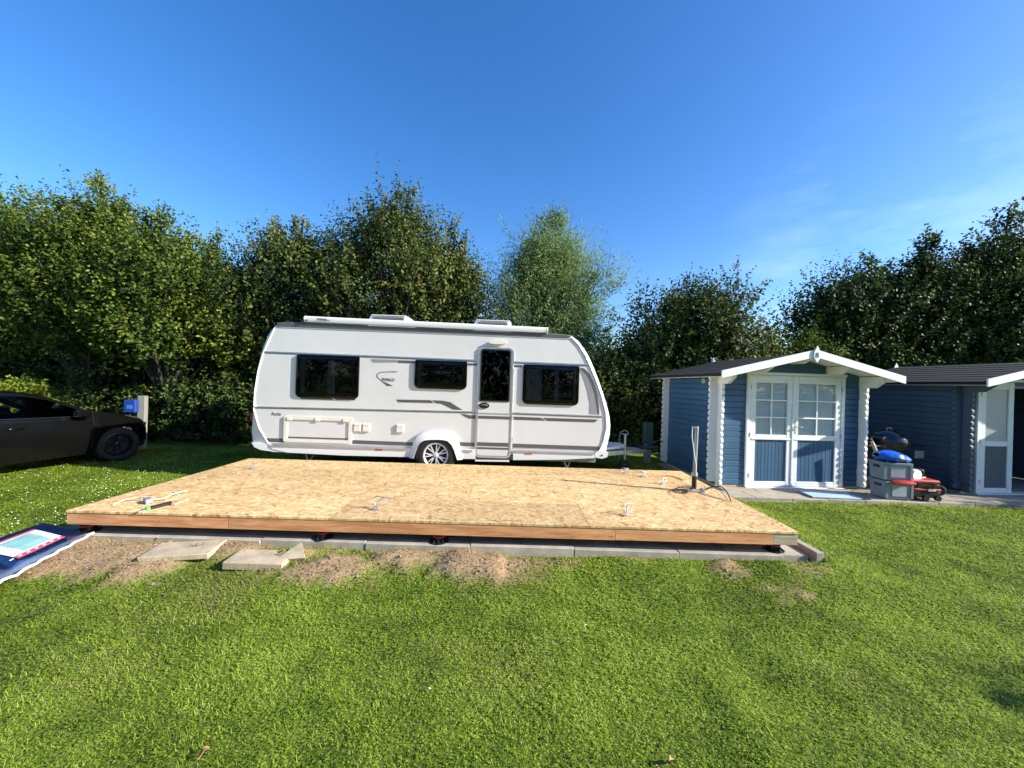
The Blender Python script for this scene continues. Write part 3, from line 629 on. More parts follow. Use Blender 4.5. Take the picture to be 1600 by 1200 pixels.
# windows: bowed tinted acrylic pane on a dark frame, curtains behind
def window(x0, y0, x1, y1, rad, curt):
    a = CP(x0, y1); b = CP(x1, y0); zz = sorted((a[1], b[1])); X0, X1 = a[0], b[0]; sk = (CP(x0, y0)[1] - zz[1])
    r = [rad, rad, rad * .35, rad * .35]
    fr = MB().ring(rrect(X0, X1, zz[0], zz[1], r), rrect(X0 + .032, X1 - .032, zz[0] + .032, zz[1] - .032, [max(.01, q - .03) for q in r]), -.027, -.0064).build('window', M['black_plastic'], car, 40)
    MB().prism(rrect(X0 + .005, X1 - .005, zz[0] + .005, zz[1] - .005, r), -.0115, -.0068).build('window_backing', M['dark_inside'], fr)
    # bowed pane: concentric rounded loops
    pmb = MB(); loops = []
    for (ins, yy) in ((.004, -.0272), (.016, -.033), (.05, -.037), (.10, -.039)):
        loops.append([(p[0], yy, p[1]) for p in rrect(X0 + ins, X1 - ins, zz[0] + ins, zz[1] - ins, [max(.006, q - ins * .8) for q in r])])
    nl_ = len(loops[0]); pmb.v = [p for l_ in loops for p in l_]
    pmb.f = [(k * nl_ + i, k * nl_ + (i + 1) % nl_, (k + 1) * nl_ + (i + 1) % nl_, (k + 1) * nl_ + i) for k in range(3) for i in range(nl_)] + [tuple(range(3 * nl_, 4 * nl_))]
    pmb.build('pane', M['acrylic'], fr, 60)
    for (c0, c1, z0, z1, wav, m_) in curt:
        P = []; m = 28
        for i in range(m + 1):
            t = c0 + (c1 - c0) * i / m; xx = X0 + (X1 - X0) * t; yy = -.0175 + .003 * math.sin(i * wav)
            P.append([(xx, yy, zz[0] + (zz[1] - zz[0]) * z0), (xx, yy, zz[0] + (zz[1] - zz[0]) * z1)])
        MB().grid(P).build('curtain', M[m_], fr, 80)
    # latches
    for t in (.16, .84):
        MB().box(X0 + (X1 - X0) * t - .03, X0 + (X1 - X0) * t + .03, -.0225, -.017, zz[0] + .035, zz[0] + .05, .003).build('latch', M['decal_mid'], fr)
    return fr
window(465, 557.8, 563.6, 620, .075, [(.08, .14, .1, .9, 1.3, 'curtain'), (.50, .62, .1, .9, 1.1, 'curtain')])
window(647.5, 565.2, 730, 606.5, .085, [(.06, .12, .1, .9, 1.3, 'curtain')])
window(815, 572.2, 905, 631, .085, [(.06, .34, .1, .9, .9, 'curtain'), (.56, .64, .1, .9, .9, 'curtain'), (.9, .95, .1, .9, .9, 'curtain')])
# door
dx0, dz1 = CP(746, 543); dx1, dz0 = CP(797.5, 715); dx0 = CP(744.5, 630)[0]; dx1 = CP(799, 630)[0]
doorf = MB().ring(rrect(dx0 - .012, dx1 + .012, dz0 - .012, dz1 + .012, .09), rrect(dx0 + .018, dx1 - .018, dz0 + .018, dz1 - .018, .07), -.022, -.0063).build('door_frame', M['alu'], car, 40)
door = MB().prism(rrect(dx0 + .024, dx1 - .024, dz0 + .024, dz1 - .024, .066), -.017, -.0063).build('door', M['white_side'], car, 40)
wz0 = CP(772, 627.5)[1]; wz1 = CP(772, 546)[1]
dw = MB().ring(rrect(dx0 + .040, dx1 - .040, wz0, wz1, [.015, .015, .05, .05]), rrect(dx0 + .062, dx1 - .062, wz0 + .022, wz1 - .022, [.01, .01, .04, .04]), -.026, -.0172).build('door_window', M['black_plastic'], door, 40)
MB().prism(rrect(dx0 + .05, dx1 - .05, wz0 + .01, wz1 - .01, .02), -.0185, -.0173).build('backing', M['dark_inside'], door)
MB().prism(rrect(dx0 + .058, dx1 - .058, wz0 + .018, wz1 - .018, .03), -.0255, -.0235).build('door_pane', M['acrylic'], door)
MB().box(dx0 + .22, dx0 + .40, -.0225, -.0188, wz0 + .30, wz1 - .12).build('door_blind', M['decal_grey'], door)
hx, hz = CP(756, 633.5)
MB().prism([(hx + .088 * math.cos(a) * 1.0, hz + .05 * math.sin(a)) for a in [k * math.pi / 14 for k in range(28)]], -.030, -.0172).build('door_handle', M['black_plastic'], door, 40)
MB().tube([(hx - .05, -.032, hz + .004), (hx - .02, -.042, hz + .012), (hx + .03, -.042, hz + .012), (hx + .06, -.032, hz + .004)], .007, 8).build('door_lever', M['decal_mid'], door, 60)
zc = CP(772, 646)[1]; MB().box(dx0 + .03, dx1 - .03, -.024, -.0172, zc - .008, zc + .008, .002).build('door_rail', M['alu'], door)
zc = CP(772, 652)[1]; MB().box(dx0 + .03, dx1 - .03, -.019, -.0172, zc - .028, zc + .022).build('door_stripe', M['decal_grey'], door)
for (yy, hh) in ((694.2, .032), (700.4, .017)):
    zc = CP(772, yy)[1]; MB().box(dx0 + .03, dx1 - .03, -.019, -.0172, zc - hh, zc + hh).build('door_stripe', M['decal_grey'], door)
for yy in (573, 652, 686):
    x_, z_ = CP(799.5, yy); MB().tube([(x_ + .012, -.026, z_ - .03), (x_ + .012, -.026, z_ + .03)], .008, 8).build('door_hinge', M['alu'], door, 60)
lx, lz = CP(777, 535.6)
MB().prism([(lx + .155 * math.cos(a), lz + (.036 if math.sin(a) > 0 else .028) * math.sin(a)) for a in [k * math.pi / 14 for k in range(28)]], -.05, -.0064).build('awning_lamp', M['cream_plastic'], car, 50)
# service hatch
x0, z1 = CP(448, 649.5); x1, z0 = CP(551, 691.5); z0 = CP(500, 690.5)[1]; z1 = CP(500, 650.5)[1]
h = MB().ring(rrect(x0, x1, z0, z1, .03), rrect(x0 + .055, x1 - .055, z0 + .05, z1 - .06, .012), -.026, -.0064).build('service_hatch', M['cream_plastic'], car, 40)
MB().prism(rrect(x0 + .06, x1 - .06, z0 + .055, z1 - .065, .01), -.012, -.0066).build('hatch_panel', M['white_side'], h)
MB().box(x0 + .07, x1 - .07, -.014, -.0121, z0 + .06, z0 + .085).build('stripe', M['decal_grey'], h)
for t in (.08, .49, .90): MB().box(x0 + (x1 - x0) * t - .04, x0 + (x1 - x0) * t + .04, -.036, -.0262, z1 - .075, z1 - .02, .006).build('hatch_clip', M['cream_plastic'], h)
for (pa, pb, ya, yb) in ((554.5, 565.6, 660, 674), (568, 579.4, 660.4, 674.4), (620, 631.6, 662, 676)):
    x0, z1 = CP(pa, ya); x1, z0 = CP(pb, yb)
    s_ = MB().box(x0, x1, -.03, -.0064, z0, z1, .012).build('socket_cover', M['cream_plastic'], car); MB().box(x0 + .02, x1 - .02, -.034, -.0301, z1 - .04, z1 - .025, .001).build('cover_lip', M['white_gel'], s_)
# skirt, wheel arch, wheel
def poly_px(px, y0, y1, name, mat_, parent=car, sm=None): return MB().prism([CP(*p) for p in px], y0, y1).build(name, mat_, parent, sm)
sk = poly_px([(424, 692.0), (645, 700.0), (641, 713.2), (540, 710.5), (452, 705.5), (430, 700)], -.028, -.0066, 'skirt', M['white_gel'])
sk2 = poly_px([(716, 700.5), (742, 701.2), (742.5, 716.6), (719, 716)], -.028, -.0066, 'skirt', M['white_gel'])
sk3 = poly_px([(801, 703.5), (934, 708.5), (929, 715.5), (880, 718.0), (801, 718.4)], -.028, -.0066, 'skirt', M['white_gel'])
poly_px([(742, 717.8), (795, 718.8), (795, 720.8), (742, 719.8)], -.05, -.0066, 'door_sill', M['white_gel'])
for (pts, par) in (([(432, 692.5), (639, 699.6)], sk), ([(722, 702.2), (738, 702.8)], sk2), ([(803, 702.8), (930, 707.2)], sk3)):
    a, b = CP(*pts[0]), CP(*pts[1]); MB().prism([(a[0], a[1] - .022), (b[0], b[1] - .022), (b[0], b[1] + .005), (a[0], a[1] + .005)], -.045, -.0281).build('skirt_rail', M['alu'], par)
for (px, py, par) in ((593, 701.8, sk), (825, 708.5, sk3)):
    x, z = CP(px, py); MB().box(x - .062, x + .062, -.034, -.0282, z - .014, z + .014, .003).build('side_reflector', M['orange_refl'], par)
wc = CP(681, 710.5); WR = .335
oa = [CP(*p) for p in [(640, 714), (643, 701), (647, 690), (653, 680.5), (662, 674.5), (672, 672.6), (684, 672.4), (696, 673), (706, 676), (713, 683), (717.5, 693), (720.5, 704), (722.5, 717)]]
ia = [CP(*p) for p in [(647, 715), (649.5, 707), (653, 698), (657, 691), (664, 687), (673, 686), (684, 685.8), (693, 686.3), (700, 688), (706, 694), (710, 702), (712.5, 710), (715, 717.5)]]
am = MB(); na = len(oa)
am.v = [(p[0], y, p[1]) for (L_, y) in ((oa, -.007), (oa, -.045), (ia, -.075), (ia, .25)) for p in L_]
am.f = [(k * na + i, k * na + i + 1, (k + 1) * na + i + 1, (k + 1) * na + i) for k in range(3) for i in range(na - 1)]
am.build('wheel_arch', M['white_gel'], car, 40)
MB().prism(ia, -.0085, -.0068).build('wheel_well', M['dark_inside'], car)
Mw = Matrix.Translation((wc[0], 0.0, wc[1])) @ Matrix.Rotation(R(90), 4, 'X')
def wheel(parent, Mw, WR, rim_r, wd, spokes):
    ty = MB().lathe([(rim_r, wd * .42), (rim_r + .012, wd * .5), (WR - .055, wd * .52), (WR - .015, wd * .46), (WR, wd * .36), (WR, -wd * .36), (WR - .015, -wd * .46), (rim_r, -wd * .5), (rim_r, wd * .42)], 48, Mw).build('tyre', M['rubber'], parent, 40)
    rm = MB().lathe([(rim_r + .004, wd * .44), (rim_r - .012, wd * .47), (rim_r - .022, wd * .42), (rim_r - .03, wd * .1), (rim_r - .035, -wd * .3)], 48, Mw)
    o = rm.build('rim', M['alloy'], parent, 40)
    MB().lathe([(rim_r - .034, wd * .05), (0, wd * .05)], 32, Mw).build('brake_disc', M['dark_inside'], parent)
    sp = MB()
    for k in range(spokes):
        for q in (-1, 1):
            a = 2 * math.pi * k / spokes; a2 = a + q * math.pi / spokes * .62
            p0 = Vector((.035 * math.cos(a + q * .5), .035 * math.sin(a + q * .5), wd * .33)); p1 = Vector(((rim_r - .014) * math.cos(a2), (rim_r - .014) * math.sin(a2), wd * .42))
            t = (p1 - p0).normalized(); s_ = t.cross(Vector((0, 0, 1))).normalized(); pts = []
            for (p, w_) in ((p0, .011), (p1, .0085)):
                pts += [p + s_ * w_, p - s_ * w_, p - s_ * w_ * .8 - Vector((0, 0, .03)), p + s_ * w_ * .8 - Vector((0, 0, .03))]
            sp.add([Mw @ p for p in pts], [(0, 1, 5, 4), (1, 2, 6, 5), (2, 3, 7, 6), (3, 0, 4, 7)])
    sp.build('spokes', M['alloy'], parent)
    MB().lathe([(0, wd * .38), (.03, wd * .375), (.05, wd * .33), (.055, wd * .2)], 20, Mw).build('hub_cap', M['alloy'], parent, 40)
wheel_e = empty('wheel'); wheel_e.parent = car
wheel(wheel_e, Matrix.Translation((0, .036, 0)) @ Mw, WR, .208, .19, 7)
# bumper corner mouldings and tail lamp
poly_px([(398, 690), (424, 692.5), (437, 697), (446, 705), (434, 704.6), (412, 701.5), (402, 697)], -.02, .4, 'rear_corner_moulding', M['white_gel'], car, 40)
poly_px([(928, 708), (934, 704), (946, 705), (950, 707), (948, 714.5), (940, 716.5), (930, 715)], -.03, .4, 'front_corner_moulding', M['white_gel'], car, 40)
x, z = CP(939.5, 711.5); MB().lathe([(0, 0), (.016, 0), (.016, .004), (0, .004)], 14, Matrix.Translation((x, -.0305, z)) @ Matrix.Rotation(R(90), 4, 'X')).build('marker_lamp', M['black_plastic'], car)
x, z = CP(395.5, 650); MB().box(x - .035, x + .02, .03, .16, z - .09, z + .06, .012).build('tail_lamp', M['red_lens'], car)
x, z = CP(403, 634); MB().box(x - .02, x + .02, -.024, -.004, z - .016, z + .016, .004).build('rail_end_cap', M['cream_plastic'], car)
# awning cassette with end caps
a0_, a1_ = CP(482, 499.6), CP(853, 516.2)
am = MB(); PR = [(-.05, -.045), (-.062, -.01), (-.055, .03), (-.03, .048), (.03, .05), (.055, .03), (.055, -.045)]
am.v = [(p[0], q[0] + .01, p[1] + q[1]) for p in (a0_, a1_) for q in PR]; npf = len(PR)
am.f = [(i, (i + 1) % npf, npf + (i + 1) % npf, npf + i) for i in range(npf)] + [tuple(range(npf)), tuple(range(npf, 2 * npf))]
aw = am.build('awning_cassette', M['white_gel'], car, 30)
ec = MB()
for p, sx_ in ((a0_, -1), (a1_, 1)):
    vs_ = [(p[0] + sx_ * (.001 if e == 0 else .028), q[0] * 1.06 + .01, p[1] + q[1] * 1.06) for e in (0, 1) for q in PR]
    ec.add(vs_, [(i, (i + 1) % npf, npf + (i + 1) % npf, npf + i) for i in range(npf)] + [tuple(range(npf)), tuple(range(npf, 2 * npf))])
ec.build('awning_end_cap', M['cream_plastic'], aw)
x, z = CP(484.5, 501.5); MB().box(x - .02, x + .01, -.062, -.05, z - .015, z + .005, .002).build('crank_eye', M['black_plastic'], aw)
x, z = CP(499.5, 501.8); text_mesh('lettering', 'THULE', 3.2 * KM / .72, M['black_plastic'], aw, (x, -.0525, z), (R(90), 0, 0), .002, 0, 1.15)
x, z = CP(511, 502.0); text_mesh('lettering', 'Omnistor', 1.6 * KM / .72, M['decal_mid'], aw, (x, -.0525, z), (R(90), 0, 0), .002, 0, 1.0)
# roof vents
def vent(pa, pb, ytop, ybase):
    (x0, zt), (x1, zt2) = CP(pa, ytop), CP(pb, ytop + 1.2); zb = CP(pa, ybase)[1] - .09
    v = MB(); y0, y1 = .55, 1.15; ins = .07
    lo_ = [(x0, y0), (x1, y0), (x1, y1), (x0, y1)]; hi = [(x0 + ins * .5, y0 + ins), (x1 - ins * .5, y0 + ins), (x1 - ins * .5, y1 - ins), (x0 + ins * .5, y1 - ins)]
    hgt_ = .27
    v.add([(p[0], p[1], zb) for p in lo_] + [(p[0], p[1], zb + hgt_) for p in hi] , [(0, 1, 5, 4), (1, 2, 6, 5), (2, 3, 7, 6), (3, 0, 4, 7), (4, 5, 6, 7)])
    o = v.build('roof_vent', M['white_gel'], car)
    MB().box(x0 + .10, x1 - .10, y0 + .025, y0 + .058, zb + .13, zb + .235).build('vent_glass', M['decal_grey'], o)
    MB().box(x0 + .06, x1 - .06, y0 + .03, y1 - .08, zb + hgt_ + .001, zb + hgt_ + .014, .005).build('vent_lid', M['cream_plastic'], o)
vent(556, 626, 489.5, 500); vent(734, 802, 496, 508)
# corner steadies, chassis, drawbar
for (px, py) in ((476, 706), (890, 716)):
    x, z = CP(px, py)
    MB().tube([(x - .11, .25, z), (x - .01, .22, z - .22)], .014, 6).tube([(x + .09, .25, z), (x - .01, .22, z - .22)], .014, 6).box(x - .06, x + .04, .17, .27, z - .235, z - .22).build('corner_steady', M['galv'], car)
MB().box(-4.1, 1.5, .2, .26, .40, .47).build('chassis_rail', M['galv'], car); MB().box(-4.1, 1.5, 2.04, 2.10, .40, .47).build('chassis_rail', M['galv'], car)
MB().tube([(wc[0], .1, wc[1]), (wc[0], 2.2, wc[1])], .04, 10).build('axle', M['galv'], car)
w2 = empty('wheel'); w2.parent = car
wheel(w2, Matrix.Translation((wc[0], 2.2, wc[1])) @ Matrix.Rotation(R(-90), 4, 'X'), WR, .208, .19, 7)
zd = .52
db = MB(); tip = Vector((2.72, 1.15, zd))
for yy in (.45, 1.85):
    p0 = Vector((1.3, yy, zd)); d = (tip - p0); s_ = d.cross(Vector((0, 0, 1))).normalized() * .03
    db.add([p0 + s_, p0 - s_, tip - s_, tip + s_, p0 + s_ + Vector((0, 0, -.10)), p0 - s_ + Vector((0, 0, -.10)), tip - s_ + Vector((0, 0, -.06)), tip + s_ + Vector((0, 0, -.06))], [(0, 1, 2, 3), (4, 5, 6, 7), (0, 3, 7, 4), (1, 2, 6, 5), (0, 1, 5, 4), (2, 3, 7, 6)])
db.build('drawbar', M['galv'], car)
MB().add([(1.62, .55, zd + .02), (1.62, 1.75, zd + .02), (2.25, 1.32, zd + .03), (2.25, .98, zd + .03), (1.62, .55, zd + .06), (1.62, 1.75, zd + .06), (2.25, 1.32, zd + .08), (2.25, .98, zd + .08)], [(0, 1, 2, 3), (4, 5, 6, 7), (0, 1, 5, 4), (1, 2, 6, 5), (2, 3, 7, 6), (3, 0, 4, 7)]).build('drawbar_cover', M['white_gel'], car)
MB().tube([(2.6, 1.15, zd + .02), (2.95, 1.15, zd + .03)], .04, 10).tube([(2.75, 1.15, zd + .06), (2.95, 1.15, zd + .16), (3.06, 1.15, zd + .15)], .016, 8).build('coupling', M['black_plastic'], car)
MB().tube([(2.22, .88, zd + .30), (2.22, .88, .24)], .022, 10).tube([(2.16, .88, zd + .31), (2.28, .88, zd + .31)], .01, 8).build('jockey_post', M['galv'], car)
MB().lathe([(.02, .035), (.09, .035), (.1, .02), (.1, -.02), (.09, -.035), (.02, -.035)], 20, Matrix.Translation((2.22, .88, .24)) @ Matrix.Rotation(R(90), 4, 'X')).build('jockey_wheel', M['rubber'], car)

# ------------------------------------------------------------------ log sheds
def make_shed(name, loc, rz, W, D, paint, cornerm, label, door_kind, num):
    sh = empty(name, loc, (0, 0, R(rz)), label, 'shed')
    c, nC, z0 = .1065, 18, .04; H = z0 + c * nC
    zr, sl, ov, fo, bo = 2.44, .245, .24, .50, .50
    cx = W / 2
    roof_z = lambda x: zr - sl * abs(x - cx)
    T = .042
    MB().box(.01, W - .01, .01, D - .01, -.01, z0 - .006).build('floor', M['pale_timber'], sh)
    if door_kind == 'double': d0, d1 = .545, 2.42
    else: d0, d1 = .27, W - .27
    hd = 2.03
    side_me = None; f_l = None
    def plank_mesh(x0, x1, y0, y1, m): return shared('wall_plank', MB().box(x0, x1, y0, y1, .0008, c - .0008, .009), m)
    P = M[paint]; Cn = M[cornerm]
    sideL = plank_mesh(0, T, T + .001, D - T, P); sideR = plank_mesh(W - T, W, T + .001, D - T, P)
    fl_ = plank_mesh(.0, d0 - .002, 0, T, P); fr_ = plank_mesh(d1 + .002, W, 0, T, P); bk = plank_mesh(0, W, D - T, D, P)
    def nub(x0, x1, y0, y1):
        mb = MB(); k = .028
        if x1 - x0 < y1 - y0:      # sticks out along y
            o_, i_ = (y0, y1) if y1 < T else (y1, y0); sg = 1 if o_ > i_ else -1
            mb.prism_x([(i_, .0008), (o_ - sg * k, .0008), (o_ - sg * .004, .022), (o_, .04), (o_, c - .04), (o_ - sg * .004, c - .022), (o_ - sg * k, c - .0008), (i_, c - .0008)], x0, x1)
        else:
            o_, i_ = (x0, x1) if x1 < T else (x1, x0); sg = 1 if o_ > i_ else -1
            mb.prism([(i_, .0008), (o_ - sg * k, .0008), (o_ - sg * .004, .022), (o_, .04), (o_, c - .04), (o_ - sg * .004, c - .022), (o_ - sg * k, c - .0008), (i_, c - .0008)], y0, y1)
        return shared('log_end', mb, Cn)
    ends = [nub(-.002, T + .002, -.145, -.001), nub(W - T - .002, W + .002, -.145, -.001), nub(-.145, -.001, -.003, T + .002), nub(W + .001, W + .145, -.003, T + .002),
            nub(-.145, -.001, D - T - .002, D + .002), nub(W + .001, W + .145, D - T - .002, D + .002), nub(-.002, T + .002, D + .001, D + .14), nub(W - T - .002, W + .002, D + .001, D + .14)]
    for k in range(nC):
        z = z0 + k * c
        for me in (sideL, sideR, fl_, fr_, bk): link('wall_plank', me, None, sh, None, (0, 0, z))
        for q, me in enumerate(ends): link('log_end', me, None, sh, None, (random.uniform(-.004, .004), random.uniform(-.004, .004), z + (c / 2 if q in (2, 3, 4, 5) else 0)))
    # gable planks, front and back, cut to the roof pitch
    k = 0; z = H
    while z < zr - .10:
        z1 = min(z + c, zr - .062)
        def hw(zz): return min(cx, (zr - .055 - zz) / sl)
        for (y0, y1) in ((0, T), (D - T, D)):
            a, b = hw(z + .001), hw(z1 - .001)
            MB().prism([(cx - a, z + .001), (cx + a, z + .001), (cx + b, z1 - .001), (cx - b, z1 - .001)], y0 + .002, y1 - .002).build('gable_plank', P, sh)
        z += c
    for (x0, x1, zt) in ((d0 - .002, d1 + .002, hd + .03),):
        pass
    # purlins showing below the roof overhang
    for x in (T / 2, cx - .70, cx, cx + .70, W - T / 2):
        zt = roof_z(x) - .052 - sl * .03
        hh = .14 if abs(x - cx) < 1 else .20
        MB().prism_x([(-fo + .06, zt), (-.001, zt), (-.001, zt - hh), (-fo + .22, zt - hh), (-fo + .06, zt - hh * .45)], x - .03, x + .03).build('purlin_end', M['white_paint'] if cornerm == 'white_paint' else P, sh)
    # roof: boards, then courses of felt, per slope
    y0, y1 = -fo, D + bo
    for s_ in (-1, 1):
        xe = cx + s_ * (cx + ov); ze = roof_z(xe)
        n_ = Vector((s_ * sl, 0, 1)).normalized()
        a, b = Vector((cx + s_ * .004, 0, zr)), Vector((xe, 0, ze))
        def slab(p, q, t0, t1, m_, nm, ya, yb, par=sh):
            pts = [p + n_ * t0, q + n_ * t0, q + n_ * t1, p + n_ * t1]
            vs_ = [(v.x, ya, v.z) for v in pts] + [(v.x, yb, v.z) for v in pts]
            return MB().add(vs_, [(0, 1, 2, 3), (7, 6, 5, 4), (0, 4, 5, 1), (1, 5, 6, 2), (2, 6, 7, 3), (3, 7, 4, 0)]).build(nm, m_, par)
        rb = slab(a, b, -.048, -.026, M['white_paint'], 'roof_boards', y0 + .005, y1)
        nf_ = 8
        for k in range(nf_):
            p = a.lerp(b, k / nf_); q = a.lerp(b, (k + 1) / nf_ + .012)
            p2 = p + n_ * (-.010); 
            vs_ = []
            for (ya) in (y0 - .004, y1 + .004):
                vs_ += [(p.x, ya, p.z - .024), (q.x, ya, q.z - .024), (q.x, ya, q.z - .012), (p.x, ya, p.z - .020)]
            MB().add(vs_, [(0, 1, 2, 3), (7, 6, 5, 4), (0, 4, 5, 1), (1, 5, 6, 2), (2, 6, 7, 3), (3, 7, 4, 0)]).build('felt_strip', M['felt'], rb)
        # eave fascia: dark drip and pale strip below
        MB().box(xe - .008, xe + .008, y0, y1, ze - .075, ze - .026).build('eave_drip', M['felt'], sh)
        MB().box(xe - s_ * .05 - .012, xe - s_ * .05 + .012, y0 + .05, y1 - .02, ze - .085, ze - .040).build('eave_batten', M['white_paint'], sh)
        for (yy0, yy1) in ((y0 - .030, y0 - .006),):
            zt, bh = .022, .125; xs_ = cx + s_ * .002; xt = xe + s_ * .02
            MB().add([(xs_, y, zr + zt) for y in (yy0, yy1)] + [(xt, y, roof_z(xt) + zt) for y in (yy0, yy1)] + [(xs_, y, zr + zt - bh) for y in (yy0, yy1)] + [(xt, y, roof_z(xt) + zt - bh) for y in (yy0, yy1)],
                     [(0, 2, 6, 4), (1, 5, 7, 3), (0, 1, 3, 2), (4, 6, 7, 5), (0, 4, 5, 1), (2, 3, 7, 6)]).build('bargeboard', M['white_paint'], sh)
    for k in (0, 1):
        yy = y0 - .034 if k == 0 else y1 + .034; e = -.018 if k == 0 else .018
        fin = MB().prism([(cx, zr + .085), (cx + .052, zr - .015), (cx + .06, zr - .07), (cx + .052, zr - .115), (cx, zr - .20), (cx - .052, zr - .115), (cx - .06, zr - .07), (cx - .052, zr - .015)], min(yy, yy + e), max(yy, yy + e)).build('finial', M['white_paint'], sh)
        if k == 0 and num: text_mesh('house_number', num, .125, M['decal_grey'], fin, (cx - .005, yy + e - .003, zr - .115), (R(90), 0, 0), .002, 0, 1, 'CENTER')
    # door frame
    WP = M['white_paint']; fw = .065
    def fbox(nm, x0, x1, z0_, z1_, ya=-.03, yb=.05, m_=WP, par=sh, b=.004): return MB().box(x0, x1, ya, yb, z0_, z1_, b).build(nm, m_, par)
    fbox('door_frame', d0, d0 + fw, .015, hd); fbox('door_frame', d1 - fw, d1, .015, hd); fbox('door_frame', d0 - .015, d1 + .015, hd + .001, hd + .05, -.045); fbox('door_sill', d0, d1, -.005, .013, -.06, .05)
    mid = (d0 + d1) / 2 - (.06 if door_kind == 'double' else 0)
    def leaf(x0, x1, zlo, zhi, muntins, hinge_left, lever, par=sh):
        st = .105; lp0, lp1 = zlo + .09, .86; wp0, wp1 = .955, zhi - .14
        fr = MB()
        for (a, b) in ((x0, x0 + st), (x1 - st, x1)): fr.box(a, b, -.022, .022, zlo, zhi, .005)
        for (a, b) in ((zlo, lp0), (lp1, wp0), (wp1, zhi)): fr.box(x0 + st + .0005, x1 - st - .0005, -.0205, .0205, a + .0006, b - .0006, .005)
        d = fr.build('door_leaf', WP, par)
        fbox('panel_rail', x0 + .03, x1 - .03, lp1 + .005, lp1 + .03, -.034, -.0225, WP, d)
        nb = 9; wdt = (x1 - x0 - 2 * st) / nb; bme = shared('panel_board', MB().box(.0008, wdt - .0008, -.006, .006, lp0 + .001, lp1 - .001, .004), P)
        for k in range(nb): link('panel_board', bme, None, d, None, (x0 + st + k * wdt, 0, 0))
        gx0, gx1 = x0 + st, x1 - st
        if muntins:
            nx, nz = 2, 3
            for k in range(1, nx): xx = gx0 + (gx1 - gx0) * k / nx; fbox('muntin', xx - .013, xx + .013, wp0, wp1, -.020, .006, WP, d, .003)
            for k in range(1, nz): zz = wp0 + (wp1 - wp0) * k / nz; fbox('muntin', gx0, gx1, zz - .013, zz + .013, -.0185, .0045, WP, d, .003)
            for i in range(nx):
                for j in range(nz):
                    a, b = gx0 + (gx1 - gx0) * i / nx, gx0 + (gx1 - gx0) * (i + 1) / nx; e, f = wp0 + (wp1 - wp0) * j / nz, wp0 + (wp1 - wp0) * (j + 1) / nz
                    MB().box(a + .008, b - .008, -.003, .001, e + .008, f - .008).build('pane', M['pane'], d)
            bl = MB(); nS = 34
            for k in range(nS):
                zz = wp0 + .01 + (wp1 - wp0 - .02) * k / nS
                bl.add([(gx0 + .006, .006, zz), (gx1 - .006, .006, zz), (gx1 - .006, .013, zz + .0165), (gx0 + .006, .013, zz + .0165)], [(0, 1, 2, 3)])
            tag(bl.build('blind_slats', M['blind'], d, fix=False), kind='stuff')
            MB().box(gx0, gx1, .045, .048, wp0, wp1).build('blind_backing', M['blind'], d)
        else:
            MB().box(gx0 + .0005, gx1 - .0005, -.003, .002, wp0 + .0008, wp1 - .0008).build('pane', M['frost'], d)
        for zz in (zlo + .2, .95, zhi - .22):
            xh = x0 - .004 if hinge_left else x1 + .004; MB().tube([(xh, -.03, zz - .035), (xh, -.03, zz + .035)], .008, 8).build('hinge', M['galv'], d, 60)
        if lever:
            xl = x0 + .05; pl = MB().box(xl - .02, xl + .02, -.03, -.0225, .98, 1.20, .003).build('handle_plate', M['alu'], d)
            MB().tube([(xl, -.03, 1.11), (xl, -.065, 1.11), (xl + .10, -.068, 1.105)], .009, 8).build('handle', M['alu'], d, 60)
        return d
    if door_kind == 'double':
        leaf(d0 + fw + .003, mid - .002, .02, hd - .003, True, True, False); leaf(mid + .002, d1 - fw - .003, .02, hd - .003, True, False, True)
        fbox('door_astragal', mid - .018, mid + .018, .03, hd - .01, -.034, -.0232)
    else:
        leaf(d0 + fw + .003, d0 + fw + .66, .02, hd - .003, False, True, False)
        xr = d1 - fw - .003
        lf = leaf(-.86, 0, .02, hd - .003, False, False, False); lf.location = (xr, 0, 0); lf.rotation_euler = (0, 0, R(80))
    # vent ring on the left wall
    vr = MB().lathe([(.030, .0), (.030, .03), (.036, .036), (.046, .03), (.046, 0)], 24, Matrix.Translation((-.001, .42, 1.90)) @ Matrix.Rotation(R(-90), 4, 'Y'))
    if door_kind == 'double': vr.build('vent_ring', M['cream_plastic'], sh, 40)
    return sh
M['frost'] = pm('frosted_pane', (.30, .36, .40), .35, var=.05)
A1 = onz(1116, 757, -.01); A2 = onz(1497, 768, -.01)
s1 = make_shed('log_shed', (3.69, 6.90, -.012), 4.0, 2.76, 1.85, 'blue_paint', 'white_paint', 'blue log shed with white framed double doors right of the caravan', 'double', '8')
s2 = make_shed('log_shed', (A2.x - .12, 6.93, -.012), 4.0, 2.88, 1.85, 'slate_paint', 'slate_paint', 'dark slate blue log shed with open white door at the right edge', 'single', '')
for s_ in (s1, s2): s_['group'] = 'log sheds in a row'
o = MB().box(-.40, .40, -.17, .17, 0, .018, .004).build('door_mat', M['light_blue']); o.location = (5.42, 6.50, .0); o.rotation_euler = (R(2), 0, R(-2)); tag(o, 'pale blue board lying on the path before the shed doors', 'board')

